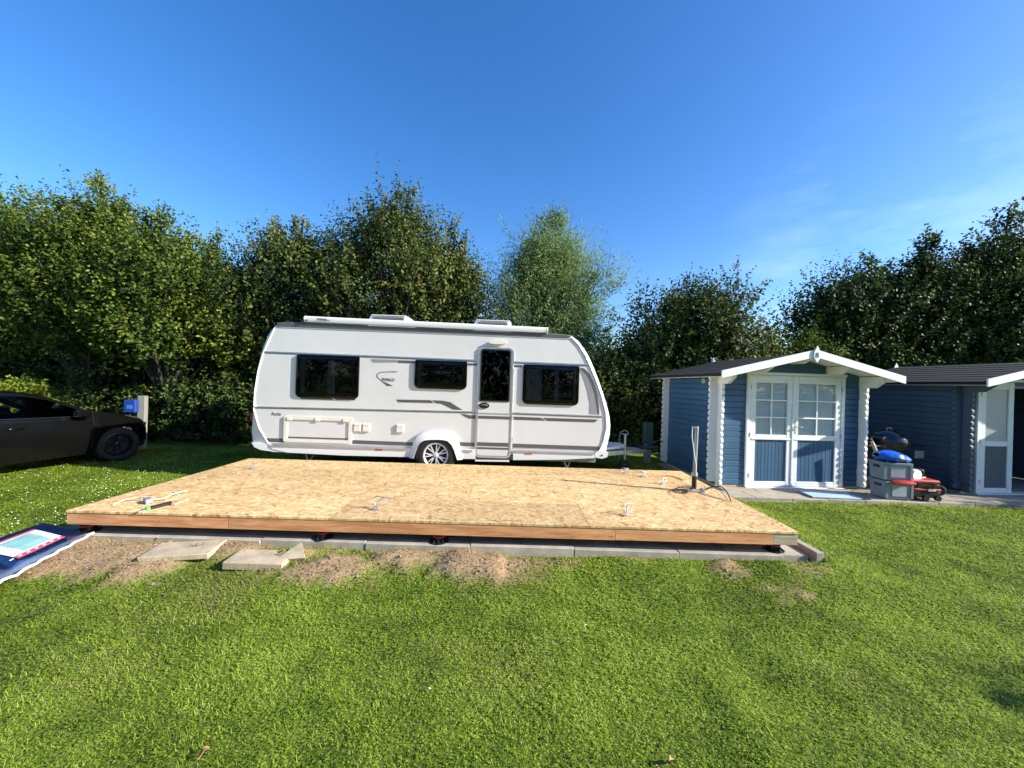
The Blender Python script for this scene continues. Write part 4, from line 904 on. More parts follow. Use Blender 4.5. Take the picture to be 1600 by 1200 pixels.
# ------------------------------------------------------------------ clutter between the sheds
def crate(loc, rz, label):
    e = empty('storage_crate', loc, (0, 0, R(rz)), label, 'crate', 'grey crates between the sheds')
    w, d, h = .20, .17, .29
    m = MB(); lo_ = [(-w * .93, -d * .9), (w * .93, -d * .9), (w * .93, d * .9), (-w * .93, d * .9)]; hi = [(-w, -d), (w, -d), (w, d), (-w, d)]
    m.add([(x, y, 0) for x, y in lo_] + [(x, y, h) for x, y in hi] + [(x * .93, y * .92, h) for x, y in hi] + [(x * .9, y * .88, .02) for x, y in lo_],
          [(0, 1, 2, 3), (0, 1, 5, 4), (1, 2, 6, 5), (2, 3, 7, 6), (3, 0, 4, 7), (4, 5, 9, 8), (5, 6, 10, 9), (6, 7, 11, 10), (7, 4, 8, 11), (8, 9, 13, 12), (9, 10, 14, 13), (10, 11, 15, 14), (11, 8, 12, 15), (12, 13, 14, 15)])
    b = m.build('tub', M['grey_plastic'], e)
    r = MB().box(-w - .012, w + .012, -d - .012, -d + .012, h - .035, h + .002, .004).box(-w - .012, w + .012, d - .012, d + .012, h - .035, h + .002, .004).box(-w - .012, -w + .012, -d + .0125, d - .0125, h - .035, h + .002, .004).box(w - .012, w + .012, -d + .0125, d - .0125, h - .035, h + .002, .004)
    r.build('rim', M['grey_plastic'], e)
    for x in (-w * .98, w * .98):
        MB().box(x - .02, x + .02, -d * .985 - .006, -d * .9, .02, h - .04, .004).build('rib', M['grey_plastic'], e)
    MB().box(-w - .013, -w + .01, -.06, .06, h - .10, h - .06, .004).build('hand_hole', M['black_plastic'], e)
    MB().box(-.11, .11, -d * .97 - .004, -d * .9, .05, h - .06, .003).build('front_panel', M['grey_light'], e)
    return e
M['grey_light'] = pm('pale_grey_plastic', (.34, .38, .42), .5, var=.08)
cb = Vector((6.46, 6.52, .0))
crate(cb, -4, 'grey plastic crate on the path, lower of the stack of two')
crate(cb + Vector((-.02, .0, .31)), -7, 'grey plastic crate stacked on top of another below the blue bag')
o = MB().lathe([(0, -.03), (.10, -.025), (.12, 0), (.09, .02), (0, .03)], 18, Matrix.Scale(1.5, 4, (1, 0, 0))).build('red_lid', M['red_case'], None, 50); o.location = cb + Vector((.0, -.22, .30)); tag(o, 'red rounded plastic lid wedged between the two grey crates', 'lid')
# crumpled blue bag
P = []; nu, nw = 22, 12
for i in range(nu + 1):
    row = []
    for j in range(nw + 1):
        u, v = i / nu, j / nw; a = 2 * math.pi * v
        r = math.sin(math.pi * min(.98, max(.02, u)) ** .8) ** .6; k = .8 + .4 * float(fbm(np.array(u * 5 + 3), np.array(v * 6), 91))
        row.append((-.29 + .64 * u, .19 * r * k * math.cos(a), .10 + (-.05 * u) + .105 * r * k * math.sin(a) * (1.0 if math.sin(a) > 0 else .9)))
    P.append(row)
o = MB().grid(P).build('blue_bag', M['blue_bag'], None, 30); o.location = cb + Vector((-.02, -.02, .60)); o.rotation_euler = (0, R(4), R(6)); tag(o, 'crumpled bright blue plastic bag lying on the stacked crates', 'bag')
# red tool case
e = empty('tool_case', (6.90, 6.50, .0), (0, 0, R(-6)), 'red and black tool case standing on the path beside the crates', 'tool case')
MB().box(-.22, .22, -.16, .16, .045, .15, .015).build('lower_shell', M['black_plastic'], e)
MB().box(-.225, .225, -.165, .165, .151, .195, .012).build('middle_tray', M['red_case'], e)
MB().box(-.21, .21, -.155, .155, .196, .27, .012).build('upper_shell', M['black_plastic'], e)
MB().box(-.25, .215, -.16, .16, .271, .335, .02).build('lid', M['red_case'], e)
for x in (-.02, .16):
    MB().lathe([(0, -.02), (.045, -.02), (.045, .02), (0, .02)], 16, Matrix.Translation((x, -.17, .048)) @ Matrix.Rotation(R(90), 4, 'X')).build('wheel', M['rubber'], e)
for x in (-.12, .12): MB().box(x - .025, x + .025, -.176, -.1655, .20, .30, .003).build('latch', M['black_plastic'], e)
MB().box(.02, .13, -.172, -.166, .16, .185).build('badge', M['white_print'], e)
e = empty('circular_saw', (6.88, 6.56, .345), (0, 0, R(20)), 'pale electric hand saw lying on the red tool case', 'power tool')
MB().prism([(-.08, 0), (.10, 0), (.16, .03), (.12, .09), (.02, .13), (-.06, .11), (-.10, .05)], -.05, .05).build('housing', M['white_print'], e, 40)
MB().tube([(-.12, 0, .05), (-.18, 0, .10), (-.12, 0, .15), (-.04, 0, .13)], .018, 8).build('handle', M['black_plastic'], e, 60)
MB().box(-.14, .2, -.08, .05, -.009, .0, .002).build('sole_plate', M['alu'], e)
# kettle grill on a cart, in the shade
e = empty('kettle_grill', (7.16, 7.28, -.06), (0, 0, R(8)), 'black lidded barbecue grill standing in the shade between the sheds', 'grill')
MB().lathe([(0, 1.12), (.10, 1.115), (.22, 1.06), (.29, .97), (.30, .92)], 28).build('lid', M['black_gloss'] if 'black_gloss' in M else M['black_plastic'], e, 50)
MB().lathe([(.30, .915), (.29, .84), (.22, .72), (.10, .66), (0, .65)], 28).build('bowl', M['black_plastic'], e, 50)
MB().tube([(-.05, 0, 1.12), (-.05, 0, 1.16), (.05, 0, 1.16), (.05, 0, 1.12)], .01, 6).build('lid_handle', M['straw'], e)
for a in (30, 150, 270):
    MB().tube([(.16 * math.cos(R(a)), .16 * math.sin(R(a)), .70), (.30 * math.cos(R(a)), .30 * math.sin(R(a)), .02)], .013, 8).build('leg', M['galv'], e, 60)
MB().box(.31, .62, -.16, .16, .83, .85, .004).build('side_shelf', M['black_plastic'], e); MB().box(-.62, -.31, -.16, .16, .83, .85, .004).build('side_shelf', M['black_plastic'], e)
MB().box(.36, .56, -.172, -.16, .62, .76).build('control_panel', M['decal_mid'], e)
# floor machine behind the tool case
e = empty('lawn_mower', (7.30, 6.98, .0), (0, 0, R(-15)), 'dark wheeled lawn mower parked against the slate shed wall', 'mower')
MB().prism([(-.30, .08), (.30, .08), (.34, .16), (.22, .26), (-.2, .30), (-.32, .2)], -.2, .2).build('deck', M['black_plastic'], e, 30)
MB().box(-.14, .12, -.13, .13, .28, .42, .03).build('motor', M['black_plastic'], e)
for x in (-.24, .26):
    for y in (-.22, .22):
        MB().lathe([(0, -.025), (.07, -.025), (.09, -.018), (.09, .018), (.07, .025), (0, .025)], 18, Matrix.Translation((x, y, .09)) @ Matrix.Rotation(R(90), 4, 'X')).build('wheel', M['rubber'], e)
MB().tube([(-.28, -.17, .2), (-.62, -.17, .72), (-.72, -.17, .92), (-.72, .17, .92), (-.62, .17, .72), (-.28, .17, .2)], .013, 8).build('push_handle', M['black_plastic'], e, 60)
b0, t0 = at(1385, 745, 6.82), at(1362, 690, 6.86); d_ = (t0 - b0); b0 = b0 - d_ * (b0.z / d_.z)
o = MB().tube([(0, 0, 0), tuple((t0 - b0) * .5), tuple(t0 - b0)], [.018, .020, .024], 8).build('broom_stick', M['straw'], None, 60); o.location = b0; tag(o, 'pale wooden tool handle leaning behind the blue bag', 'handle')

# ------------------------------------------------------------------ things lying on the platform
D0 = DZ + .002
def dpt(px, py, dz=0): p = onz(px, py, DZ); p.z = D0 + dz; return p
# upright mast tube with clamp and cables
b = dpt(1084, 768); e = empty('mast_tube', b, (R(-3), R(2), 0), 'grey upright tube with clamp standing on the platform near the blue shed', 'pole')
MB().tube([(0, 0, .02), (0, 0, .24)], .030, 14).build('lower_tube', M['black_plastic'], e, 60)
MB().tube([(0, 0, .25), (.004, 0, .60), (.008, 0, .84)], .024, 14).build('upper_tube', M['tube_grey'], e, 60)
MB().tube([(0, 0, .20), (0, 0, .245)], .040, 14).tube([(.0, 0, .815), (.0, 0, .845)], .028, 14).build('clamp', M['galv'], e, 60)
MB().box(-.10, .13, -.045, .045, 0, .022, .005).build('foot_plate', M['galv'], e)
MB().box(.09, .16, -.03, .03, .022, .045, .004).build('foot_bracket', M['galv'], e)
e2 = MB().tube([(-.055, -.01, .84), (-.06, -.02, .70), (-.045, -.03, .60), (-.03, -.03, .5), (.0, -.035, .35), (.005, -.035, .22)], .005, 6).build('guy_cord', M['white_print'], e, 60)
c_ = MB()
def cable(name, pts, r, mat_, label, n=7):
    o = MB().tube(pts, r, n).build(name, mat_, None, 60); tag(o, label, 'cable', 'cables on the platform'); return o
def arc(p, q, h, bend=(0, 0), n=12):
    out = []
    for i in range(n + 1):
        t = i / n; k = math.sin(math.pi * t); out.append((p.x + (q.x - p.x) * t + bend[0] * k, p.y + (q.y - p.y) * t + bend[1] * k, p.z + (q.z - p.z) * t + h * k))
    return out
p, q = b + Vector((.12, 0, .01)), dpt(1142, 784, .008)
cable('cable', arc(p, q, .10, (.08, .05)), .007, M['black_plastic'], 'black cable arching right from the mast tube foot to the platform edge')
cable('cable', arc(p + Vector((.0, .03, 0)), q + Vector((-.02, .04, 0)), .07, (.06, .08)), .005, M['galv'], 'thin grey cable arching beside the black one right of the mast')
lp = []
for k in range(46):
    a = k * .42; rr = .10 + .02 * math.sin(k * .7); lp.append((b.x - .14 + rr * 1.15 * math.cos(a), b.y - .03 + rr * math.sin(a), D0 + .008 + .05 * (.5 + .5 * math.sin(a * 1.13 + 1)) * .9))
cable('cable', lp, .0055, M['decal_grey'], 'coiled dark cable loop lying left of the mast tube foot')
def cable_tuft(px, py, label, s=1.0, seed=0, m_='dull_cable'):
    p = dpt(px, py); rr = random.Random(seed); e = empty('cable_tuft', p, (0, 0, rr.random() * .6), label, 'cable', 'cable ends coming up through the platform')
    MB().tube([(0, 0, 0), (.01, .02, .07 * s), (.05 * s, .03, .12 * s), (.09 * s, .01, .10 * s), (.05 * s, -.01, .05 * s), (-.02, 0, .03 * s), (-.05 * s, 0, .008)], .0055, 7).build('cable_loop', M[m_], e, 60)
    MB().tube([(.0, .01, 0), (-.02, .02, .06 * s), (-.06 * s, .03, .10 * s), (-.02, .02, .13 * s), (.04 * s, .02, .13 * s), (.14 * s, .03, .11 * s)], .0045, 7).build('cable_end', M['galv'], e, 60)
    MB().box(-.03, .03, -.012, .012, .0, .018, .004).build('cable_tape', M['decal_mid'], e)
cable_tuft(588, 797, 'pale looped cable end standing on the platform front centre', 1.0, 1)
cable_tuft(980, 806, 'pale looped cable end on the platform near its right front', .9, 2)
cable_tuft(975, 740, 'small curled cable end at the back right of the platform', .6, 3, 'galv')
cable_tuft(1003, 745, 'short bent cable end right of the curled one at the back', .55, 4)
cable_tuft(1036, 757, 'grey cable knot on the platform left of the mast tube', .6, 5, 'galv')
cable_tuft(396, 733, 'small cable end at the far back left of the platform', .6, 6, 'galv')
cable('cable', [tuple(dpt(x, y, .006)) for x, y in ((1012, 744), (1026, 744.5), (1040, 744), (1052, 745.5), (1062, 748.5), (1068, 751))], .006, M['fascia'], 'thin brown cable lying near the back right platform edge')
# hand tool, strip and cord at the left front
p, q = dpt(236, 796), dpt(268, 788); d = (q - p); e = empty('drawing_knife', p, (0, 0, math.atan2(d.y, d.x)), 'black hand tool with green end lying on the platform left front', 'hand tool')
L_ = d.length
MB().box(-.01, L_, -.018, .018, 0, .03, .006).build('handle', M['black_plastic'], e); MB().box(-.045, -.011, -.019, .019, .0, .031, .005).build('green_end', M['green_plastic'] if 'green_plastic' in M else M['lime'], e)
MB().box(-.11, -.046, -.012, .012, .0, .012, .002).build('blade', M['galv'], e)
p, q = dpt(270, 790), dpt(292, 781); d = q - p
o = MB().box(0, d.length, -.022, .022, 0, .016, .003).build('wood_strip', M['pale_timber']); o.location = p; o.rotation_euler = (0, 0, math.atan2(d.y, d.x)); tag(o, 'short pale wood offcut lying beside the black hand tool', 'wood')
cable('cable', [tuple(dpt(x, y, .01 + .03 * k)) for x, y, k in ((176, 790, 0), (195, 784, .3), (210, 782.5, .7), (225, 783, 1), (240, 785, .6), (255, 783, .5), (270, 777, .8), (293, 769, .2))], .0065, M['cream_cord'], 'cream cord lying behind the black hand tool at left front')
p = dpt(232, 786); o = MB().box(-.05, .05, -.03, .03, 0, .05, .006).build('cable_clip', M['decal_mid']); o.location = p; o.rotation_euler = (R(8), 0, R(-35)); tag(o, 'grey tape wrapped clip on the cream cord', 'clip')

# ------------------------------------------------------------------ packaged blue sheet at the left
C4 = [Vector((-4.76, 3.92, .16)), Vector((-3.90, 3.60, .185)), Vector((-3.58, 2.20, .10)), Vector((-4.50, 2.30, .10))]      # back left, back right, front right, front left
def bag_pt(u, v, dz=0):       # u across (left to right), v towards the camera
    p = C4[0].lerp(C4[1], u).lerp(C4[3].lerp(C4[2], u), v)
    k = math.sin(math.pi * u) ** .35 * math.sin(math.pi * min(.97, max(.03, v))) ** .3
    wr = float(fbm(np.array(u * 3.0), np.array(v * 5.0), 61)) - .47
    fold = .025 * math.exp(-((v - .40 - .06 * u) / .035) ** 2) * (1 - u * .6)
    return Vector((p.x, p.y, p.z + .035 * k + .012 * wr * k - fold + dz))
e = empty('packaged_sheet', (0, 0, 0), label='folded blue sheet in clear plastic packaging with teal labels on the grass', cat='package')
nu, nw = 22, 40
top = [[bag_pt(i / nu * .86 + .03, j / nw) for j in range(nw + 1)] for i in range(nu + 1)]
bot = [[Vector((p.x, p.y, p.z - .06)) for p in row] for row in top]
mb = MB().grid(top).grid(bot); n1 = nw + 1
for i in range(nu): 
    o_ = (nu + 1) * n1
    mb.f += [(i * n1, (i + 1) * n1, o_ + (i + 1) * n1, o_ + i * n1), (i * n1 + nw, o_ + i * n1 + nw, o_ + (i + 1) * n1 + nw, (i + 1) * n1 + nw)]
for j in range(nw):
    mb.f += [(j, o_ + j, o_ + j + 1, j + 1), (nu * n1 + j, nu * n1 + j + 1, o_ + nu * n1 + j + 1, o_ + nu * n1 + j)]
mb.build('blue_sheet', M['blue_sheet'], e, 50)
sk = [[bag_pt(.0 + 1.0 * i / nu, -.03 + 1.05 * j / nw, .004 + .004 * (vn := float(vnoise(np.array(i * .9), np.array(j * .8), 71)))) for j in range(nw + 1)] for i in range(nu + 1)]
MB().grid(sk).build('clear_wrap', M['wrap'] if 'wrap' in M else M['pane'], e, 50)
MB().tube([bag_pt(1.0, -.02 + 1.04 * j / 30, .012 + .006 * math.sin(j * 2.1)) for j in range(31)], .011, 7).build('crimped_edge', M['poly_edge'], e, 60)
def label(u0, u1, v0, v1, nm='label'):
    def patch(a, b, c, d, mat_, name, par, dz): return MB().grid([[bag_pt(a + (b - a) * i / 8, c + (d - c) * j / 10, dz) for j in range(11)] for i in range(9)]).build(name, mat_, par, 60)
    b_ = patch(u0, u1, v0, v1, M['white_print'], nm, e, .0085)
    patch(u0, u0 + .05, v0, v1, M['pink_print'], 'label_band', b_, .0095); patch(u1 - .07, u1, v0, v1, M['pink_print'], 'label_band', b_, .0095)
    patch(u0 + .09, u1 - .10, v0 + .05, v1 - .07, M['teal_print'], 'label_picture', b_, .0095)
    for k in range(7): patch(u1 - .05, u1 - .025, v0 + .02 + k * .045, v0 + .04 + k * .045, M['white_print'], 'label_icon', b_, .0105)
    for k in range(4): patch(u0 + .13 + k * .06, u0 + .15 + k * .06, v0 + .08, v0 + .22, M['teal_dark'], 'label_line', b_, .0105)
label(.20, .80, .10, .38); label(.20, .80, .55, .82)

# ------------------------------------------------------------------ utility posts
bp = Vector((-8.62, 9.0, 0)); bp.z = float(hgt(bp.x, bp.y)) - .05
e = empty('hookup_post', bp, (0, 0, R(12)), 'grey concrete post with blue hookup box in front of the hedge', 'post')
MB().box(-.075, .075, -.06, .06, 0, 1.28, .01).build('post', M['post_concrete'], e)
bx = MB().box(-.26, -.03, -.19, -.062, .90, 1.19, .015).build('blue_box', M['box_blue'], e); MB().box(-.20, -.08, -.198, -.1905, .98, 1.07, .01).build('socket_flap', M['blue_lid'] if 'blue_lid' in M else M['light_blue'], bx)
MB().tube([(-.16, -.13, .88), (-.17, -.15, .5), (-.12, -.2, .03)], .018, 8).build('feed_cable', M['black_plastic'], e, 60)
p = at(1012, 676, 8.9); e = empty('utility_cabinet', (p.x, p.y, .0), (0, 0, 0), 'small dark green utility cabinet behind the caravan drawbar', 'cabinet')
MB().box(-.07, .07, -.06, .06, .0, .75, .006).build('stand', M['post_concrete'], e); MB().box(-.11, .11, -.09, .07, .45, .93, .02).build('cabinet', M['dark_green'], e); MB().box(-.09, .09, -.098, -.0905, .5, .88, .006).build('door', M['dark_green'], e)
p = at(968, 690, 8.6)
o = MB().tube([(0, 0, 0), (0, 0, .62), (.03, 0, .72), (.10, 0, .76), (.17, 0, .74), (.20, 0, .70)], .013, 8).build('tap_pipe', M['decal_mid'], None, 60); o.location = (p.x, p.y, .0); tag(o, 'bent grey water pipe standing by the hedge behind the drawbar', 'pipe')

# ------------------------------------------------------------------ dark car
def cl(x, pts):
    for (a, va), (b, vb) in zip(pts, pts[1:]):
        if x <= b: t = max(0, (x - a) / (b - a)); t = t * t * (3 - 2 * t) if abs(b - a) > .5 else t; return va + (vb - va) * t
    return pts[-1][1]
def lin(x, pts):
    for (a, va), (b, vb) in zip(pts, pts[1:]):
        if x <= b: return va + (vb - va) * max(0, (x - a) / (b - a))
    return pts[-1][1]
CW, WB0, WB1, WRr = .905, -1.38, 1.38, .335
top = [(-2.30, .80), (-2.22, .98), (-2.0, 1.04), (-1.55, 1.08), (-.9, 1.37), (-.4, 1.425), (.1, 1.41), (.45, 1.34), (1.02, 1.02), (1.5, .955), (1.85, .85), (2.05, .72), (2.14, .56)]
belt = [(-2.30, .78), (-2.2, .93), (-1.6, .985), (-.5, .96), (.5, .935), (1.05, .92), (1.5, .885), (1.85, .79), (2.05, .68), (2.14, .54)]
wtop = [(-2.30, .78), (-2.2, .935), (-1.6, .99), (-1.3, 1.10), (-.85, 1.285), (-.3, 1.335), (.1, 1.315), (.4, 1.245), (.98, .945), (1.05, .93), (1.5, .895), (1.85, .80), (2.05, .685), (2.14, .545)]
halfw = [(-2.30, .62), (-2.2, .76), (-1.9, .86), (-1.2, CW), (1.1, CW), (1.5, .885), (1.85, .79), (2.05, .64), (2.14, .50)]
def zlow(x):
    z = .22 if -2.1 < x < 2.05 else .22 + .2 * min(1, (abs(x) - 2.05) / .23)
    for w in (WB0, WB1):
        d = abs(x - w)
        if d < WRr + .035: z = max(z, .335 + math.sqrt((WRr + .035) ** 2 - d * d))
    return z
xs_ = sorted(set([round(-2.30 + 4.44 * k / 90, 4) for k in range(91)] + [round(w + (WRr + .035) * math.cos(R(a)), 4) for w in (WB0, WB1) for a in range(0, 181, 9)] + [-.42, -.36, .98]))
Pc = []
for x in xs_:
    hw, zb, zw, zt = lin(x, halfw), lin(x, belt), lin(x, wtop), lin(x, top); zl = min(zlow(x), zb - .03); row = []
    for t in (0, .12, .3, .5, .7, .82, .93): 
        z = zl + (zb - zl) * t; k = (z - .22) / max(.1, zb - .22); y = hw * (1 - .07 * max(0, .25 - k) / .25 - .035 * max(0, k - .6) / .4 + .012 * math.exp(-((k - .72) / .05) ** 2)); row.append((x, y, z))
    yb = hw * .945; row.append((x, yb, zb)); yw = yb - (zw - zb) * .52; row.append((x, yw, zw))
    row.append((x, yw - .06, zw + (zt - zw) * .55)); row.append((x, yw * .62, zt - .012)); row.append((x, 0, zt)); Pc.append(row)
ce = empty('parked_car', (0, 0, 0), label='black saloon car parked at the left edge facing the hedge', cat='car')
def surf(fn, name, mat_, par, sm=30, side=None):
    mb = MB(); m = len(Pc[0])
    mb.v = [tuple(p) for r in Pc for p in r] + [(p[0], -p[1], p[2]) for r in Pc for p in r]; o_ = len(Pc) * m
    for i in range(len(Pc) - 1):
        for j in range(m - 1):
            if fn(.5 * (xs_[i] + xs_[i + 1]), j, xs_[i], xs_[i + 1]):
                a, b2, c2, d2 = i * m + j, i * m + j + 1, (i + 1) * m + j + 1, (i + 1) * m + j
                mb.f += ([(a, b2, c2, d2)] if side != 1 else []) + ([(o_ + d2, o_ + c2, o_ + b2, o_ + a)] if side != 0 else [])
    me = bpy.data.meshes.new(name); me.from_pydata(mb.v, [], mb.f); bm = bmesh.new(); bm.from_mesh(me)
    bmesh.ops.remove_doubles(bm, verts=bm.verts, dist=.0004); bmesh.ops.delete(bm, geom=[v for v in bm.verts if not v.link_faces], context='VERTS')
    bmesh.ops.recalc_face_normals(bm, faces=bm.faces); bm.to_mesh(me); bm.free(); return link(name, me, mat_, par, sm)
def is_side(x, j): return j == 7 and ((-1.25 < x < -.42) or (-.36 < x < .90))
def is_ws(x, j): return j in (9, 10) and ((.42 < x < .98) or (-1.5 < x < -.95))
cbody = surf(lambda x, j, a, b: not (is_side(x, j) or is_ws(x, j)), 'body', M['black_paint'], ce)
for s_ in (0, 1):
    for (w0, w1) in ((-1.25, -.39), (-.39, .90)): surf(lambda x, j, a, b: is_side(x, j) and w0 < x < w1, 'side_window', M['car_glass'], ce, 30, s_)
for (w0, w1) in ((-1.5, -.9), (.4, 1.0)): surf(lambda x, j, a, b: is_ws(x, j) and w0 < x < w1, 'windscreen', M['car_glass'], ce)
MB().box(-1.9, 1.85, -.60, .60, .20, .56).build('underbody', M['dark_inside'], ce)
for s_ in (-1, 1):
    MB().box(-.95, -.25, s_ * .38 - .25, s_ * .38 + .25, .56, .80, .05).box(-1.05, -.85, s_ * .38 - .24, s_ * .38 + .24, .62, 1.15, .05).build('rear_seat', M['dark_inside'], ce)
    MB().box(-.1, .4, s_ * .38 - .24, s_ * .38 + .24, .56, .76, .05).box(-.28, -.12, s_ * .38 - .22, s_ * .38 + .22, .62, 1.1, .05).build('front_seat', M['dark_inside'], ce)
    mr = MB().box(.62, .84, s_ * .90, s_ * 1.06, .93, 1.06, .035).box(.72, .80, s_ * .82, s_ * .92, .935, .965).build('door_mirror', M['black_paint'], ce); MB().box(.615, .6195, s_ * .92, s_ * 1.045, .95, 1.045).build('mirror_glass', M['chrome'], mr)
    for x in (-.10, -1.02):
        MB().tube([(x - .11, s_ * (CW - .005), .80), (x - .09, s_ * (CW + .018), .803), (x + .09, s_ * (CW + .018), .806), (x + .11, s_ * (CW - .005), .806)], .011, 8).build('door_handle', M['black_paint'], ce, 60)
    MB().tube([(-1.3, s_ * CW * .95, .978), (-.5, s_ * CW * .953, .967), (.4, s_ * CW * .953, .945), (.96, s_ * CW * .951, .93)], .006, 6).build('waist_trim', M['black_plastic'], ce)
    MB().tube([(1.92, s_ * .70, .70), (2.00, s_ * .63, .68), (2.06, s_ * .54, .66)], [.04, .045, .035], 10).build('headlight', M['pane'], ce, 60)
    for gx_ in (.93, -.39):
        pts = []
        for k in range(9):
            z = .30 + (.62) * k / 8; kk = (z - .22) / .73; y = CW * (1 - .07 * max(0, .25 - kk) / .25 - .035 * max(0, kk - .6) / .4) + .0008; pts.append((gx_ + (.02 if k > 4 else 0), s_ * y, z))
        MB().tube(pts, .0028, 4).build('door_gap', M['dark_inside'], ce)
for w in (WB0, WB1):
    for s_ in (-1, 1):
        we = empty('wheel'); we.parent = ce; st = R(-14) if w > 0 else 0
        Mw = Matrix.Translation((w, s_ * (.80), .335)) @ Matrix.Rotation(st, 4, 'Z') @ Matrix.Rotation(R(-90 * s_), 4, 'X'); wheel(we, Mw, .335, .225, .21, 5)
        for ch in we.children:
            if ch.name.split('.')[0] in ('rim', 'spokes', 'hub_cap'): ch.data.materials[0] = M['dark_alloy']
hd_ = R(90 - 9)      # heading
fwd = Vector((math.cos(hd_), math.sin(hd_), 0)); rgt = Vector((math.sin(hd_), -math.cos(hd_), 0))
fw_pos = Vector((-7.82, 7.7, 0)) - rgt * .88 - fwd * WB1
ce.location = (fw_pos.x, fw_pos.y, -.05); ce.rotation_euler = (0, 0, hd_)

# ------------------------------------------------------------------ trees and hedge
def leaves_np(g, base, d, per, length, curl, ll, lw, spread, up_bias, tint0, tint_var, droop=0.0, out=None):
    """base (n,3), d (n,3) shoot directions, length (n,) -> leaf quads along curved shoots"""
    n = len(base); m = n * per
    t = (np.tile((np.arange(per) + .5) / per, n) + (g.random(m) - .5) * .6 / per); si = np.repeat(np.arange(n), per)
    L = length[si]; dd = d[si]
    pos = base[si] + dd * (t * L)[:, None]; pos[:, 2] += curl * (t ** 2) * L - droop * t ** 2 * L
    off = g.normal(size=(m, 3)); off /= np.linalg.norm(off, axis=1)[:, None]
    taper = (1.15 - .75 * t)[:, None]
    pos = pos + off * spread * taper * (.3 + .7 * g.random((m, 1))) * np.array([1, 1, .7])
    ax = dd * .55 + off * .9 + g.normal(size=(m, 3)) * .35; ax[:, 2] -= .15 + droop * .8; ax /= np.linalg.norm(ax, axis=1)[:, None]
    nr = g.normal(size=(m, 3)) * .42 + (dd if out is None else out[si]) * .75; nr[:, 2] += up_bias * .55; s = np.cross(ax, nr); s /= np.linalg.norm(s, axis=1)[:, None] + 1e-9
    le = ll * (.6 + .7 * g.random(m)) * (1.1 - .3 * t); we = lw * (.7 + .6 * g.random(m)) * (1.1 - .3 * t)
    nrm = np.cross(s, ax)
    a = pos; b = pos + ax * (le * .45)[:, None] + s * (we * .5)[:, None] - nrm * (le * .08)[:, None]; c = pos + ax * le[:, None] - nrm * (le * .22)[:, None]; e = pos + ax * (le * .45)[:, None] - s * (we * .5)[:, None] - nrm * (le * .08)[:, None]
    co = np.stack([a, b, c, e], 1).reshape(-1, 3)
    sh = g.random(n)[si]
    ti = np.clip(tint0 + tint_var * ((sh - .5) * .9 + (g.random(m) - .5) * .55 + (t - .4) * .45), 0, 1)
    return co, np.repeat(ti, 4)
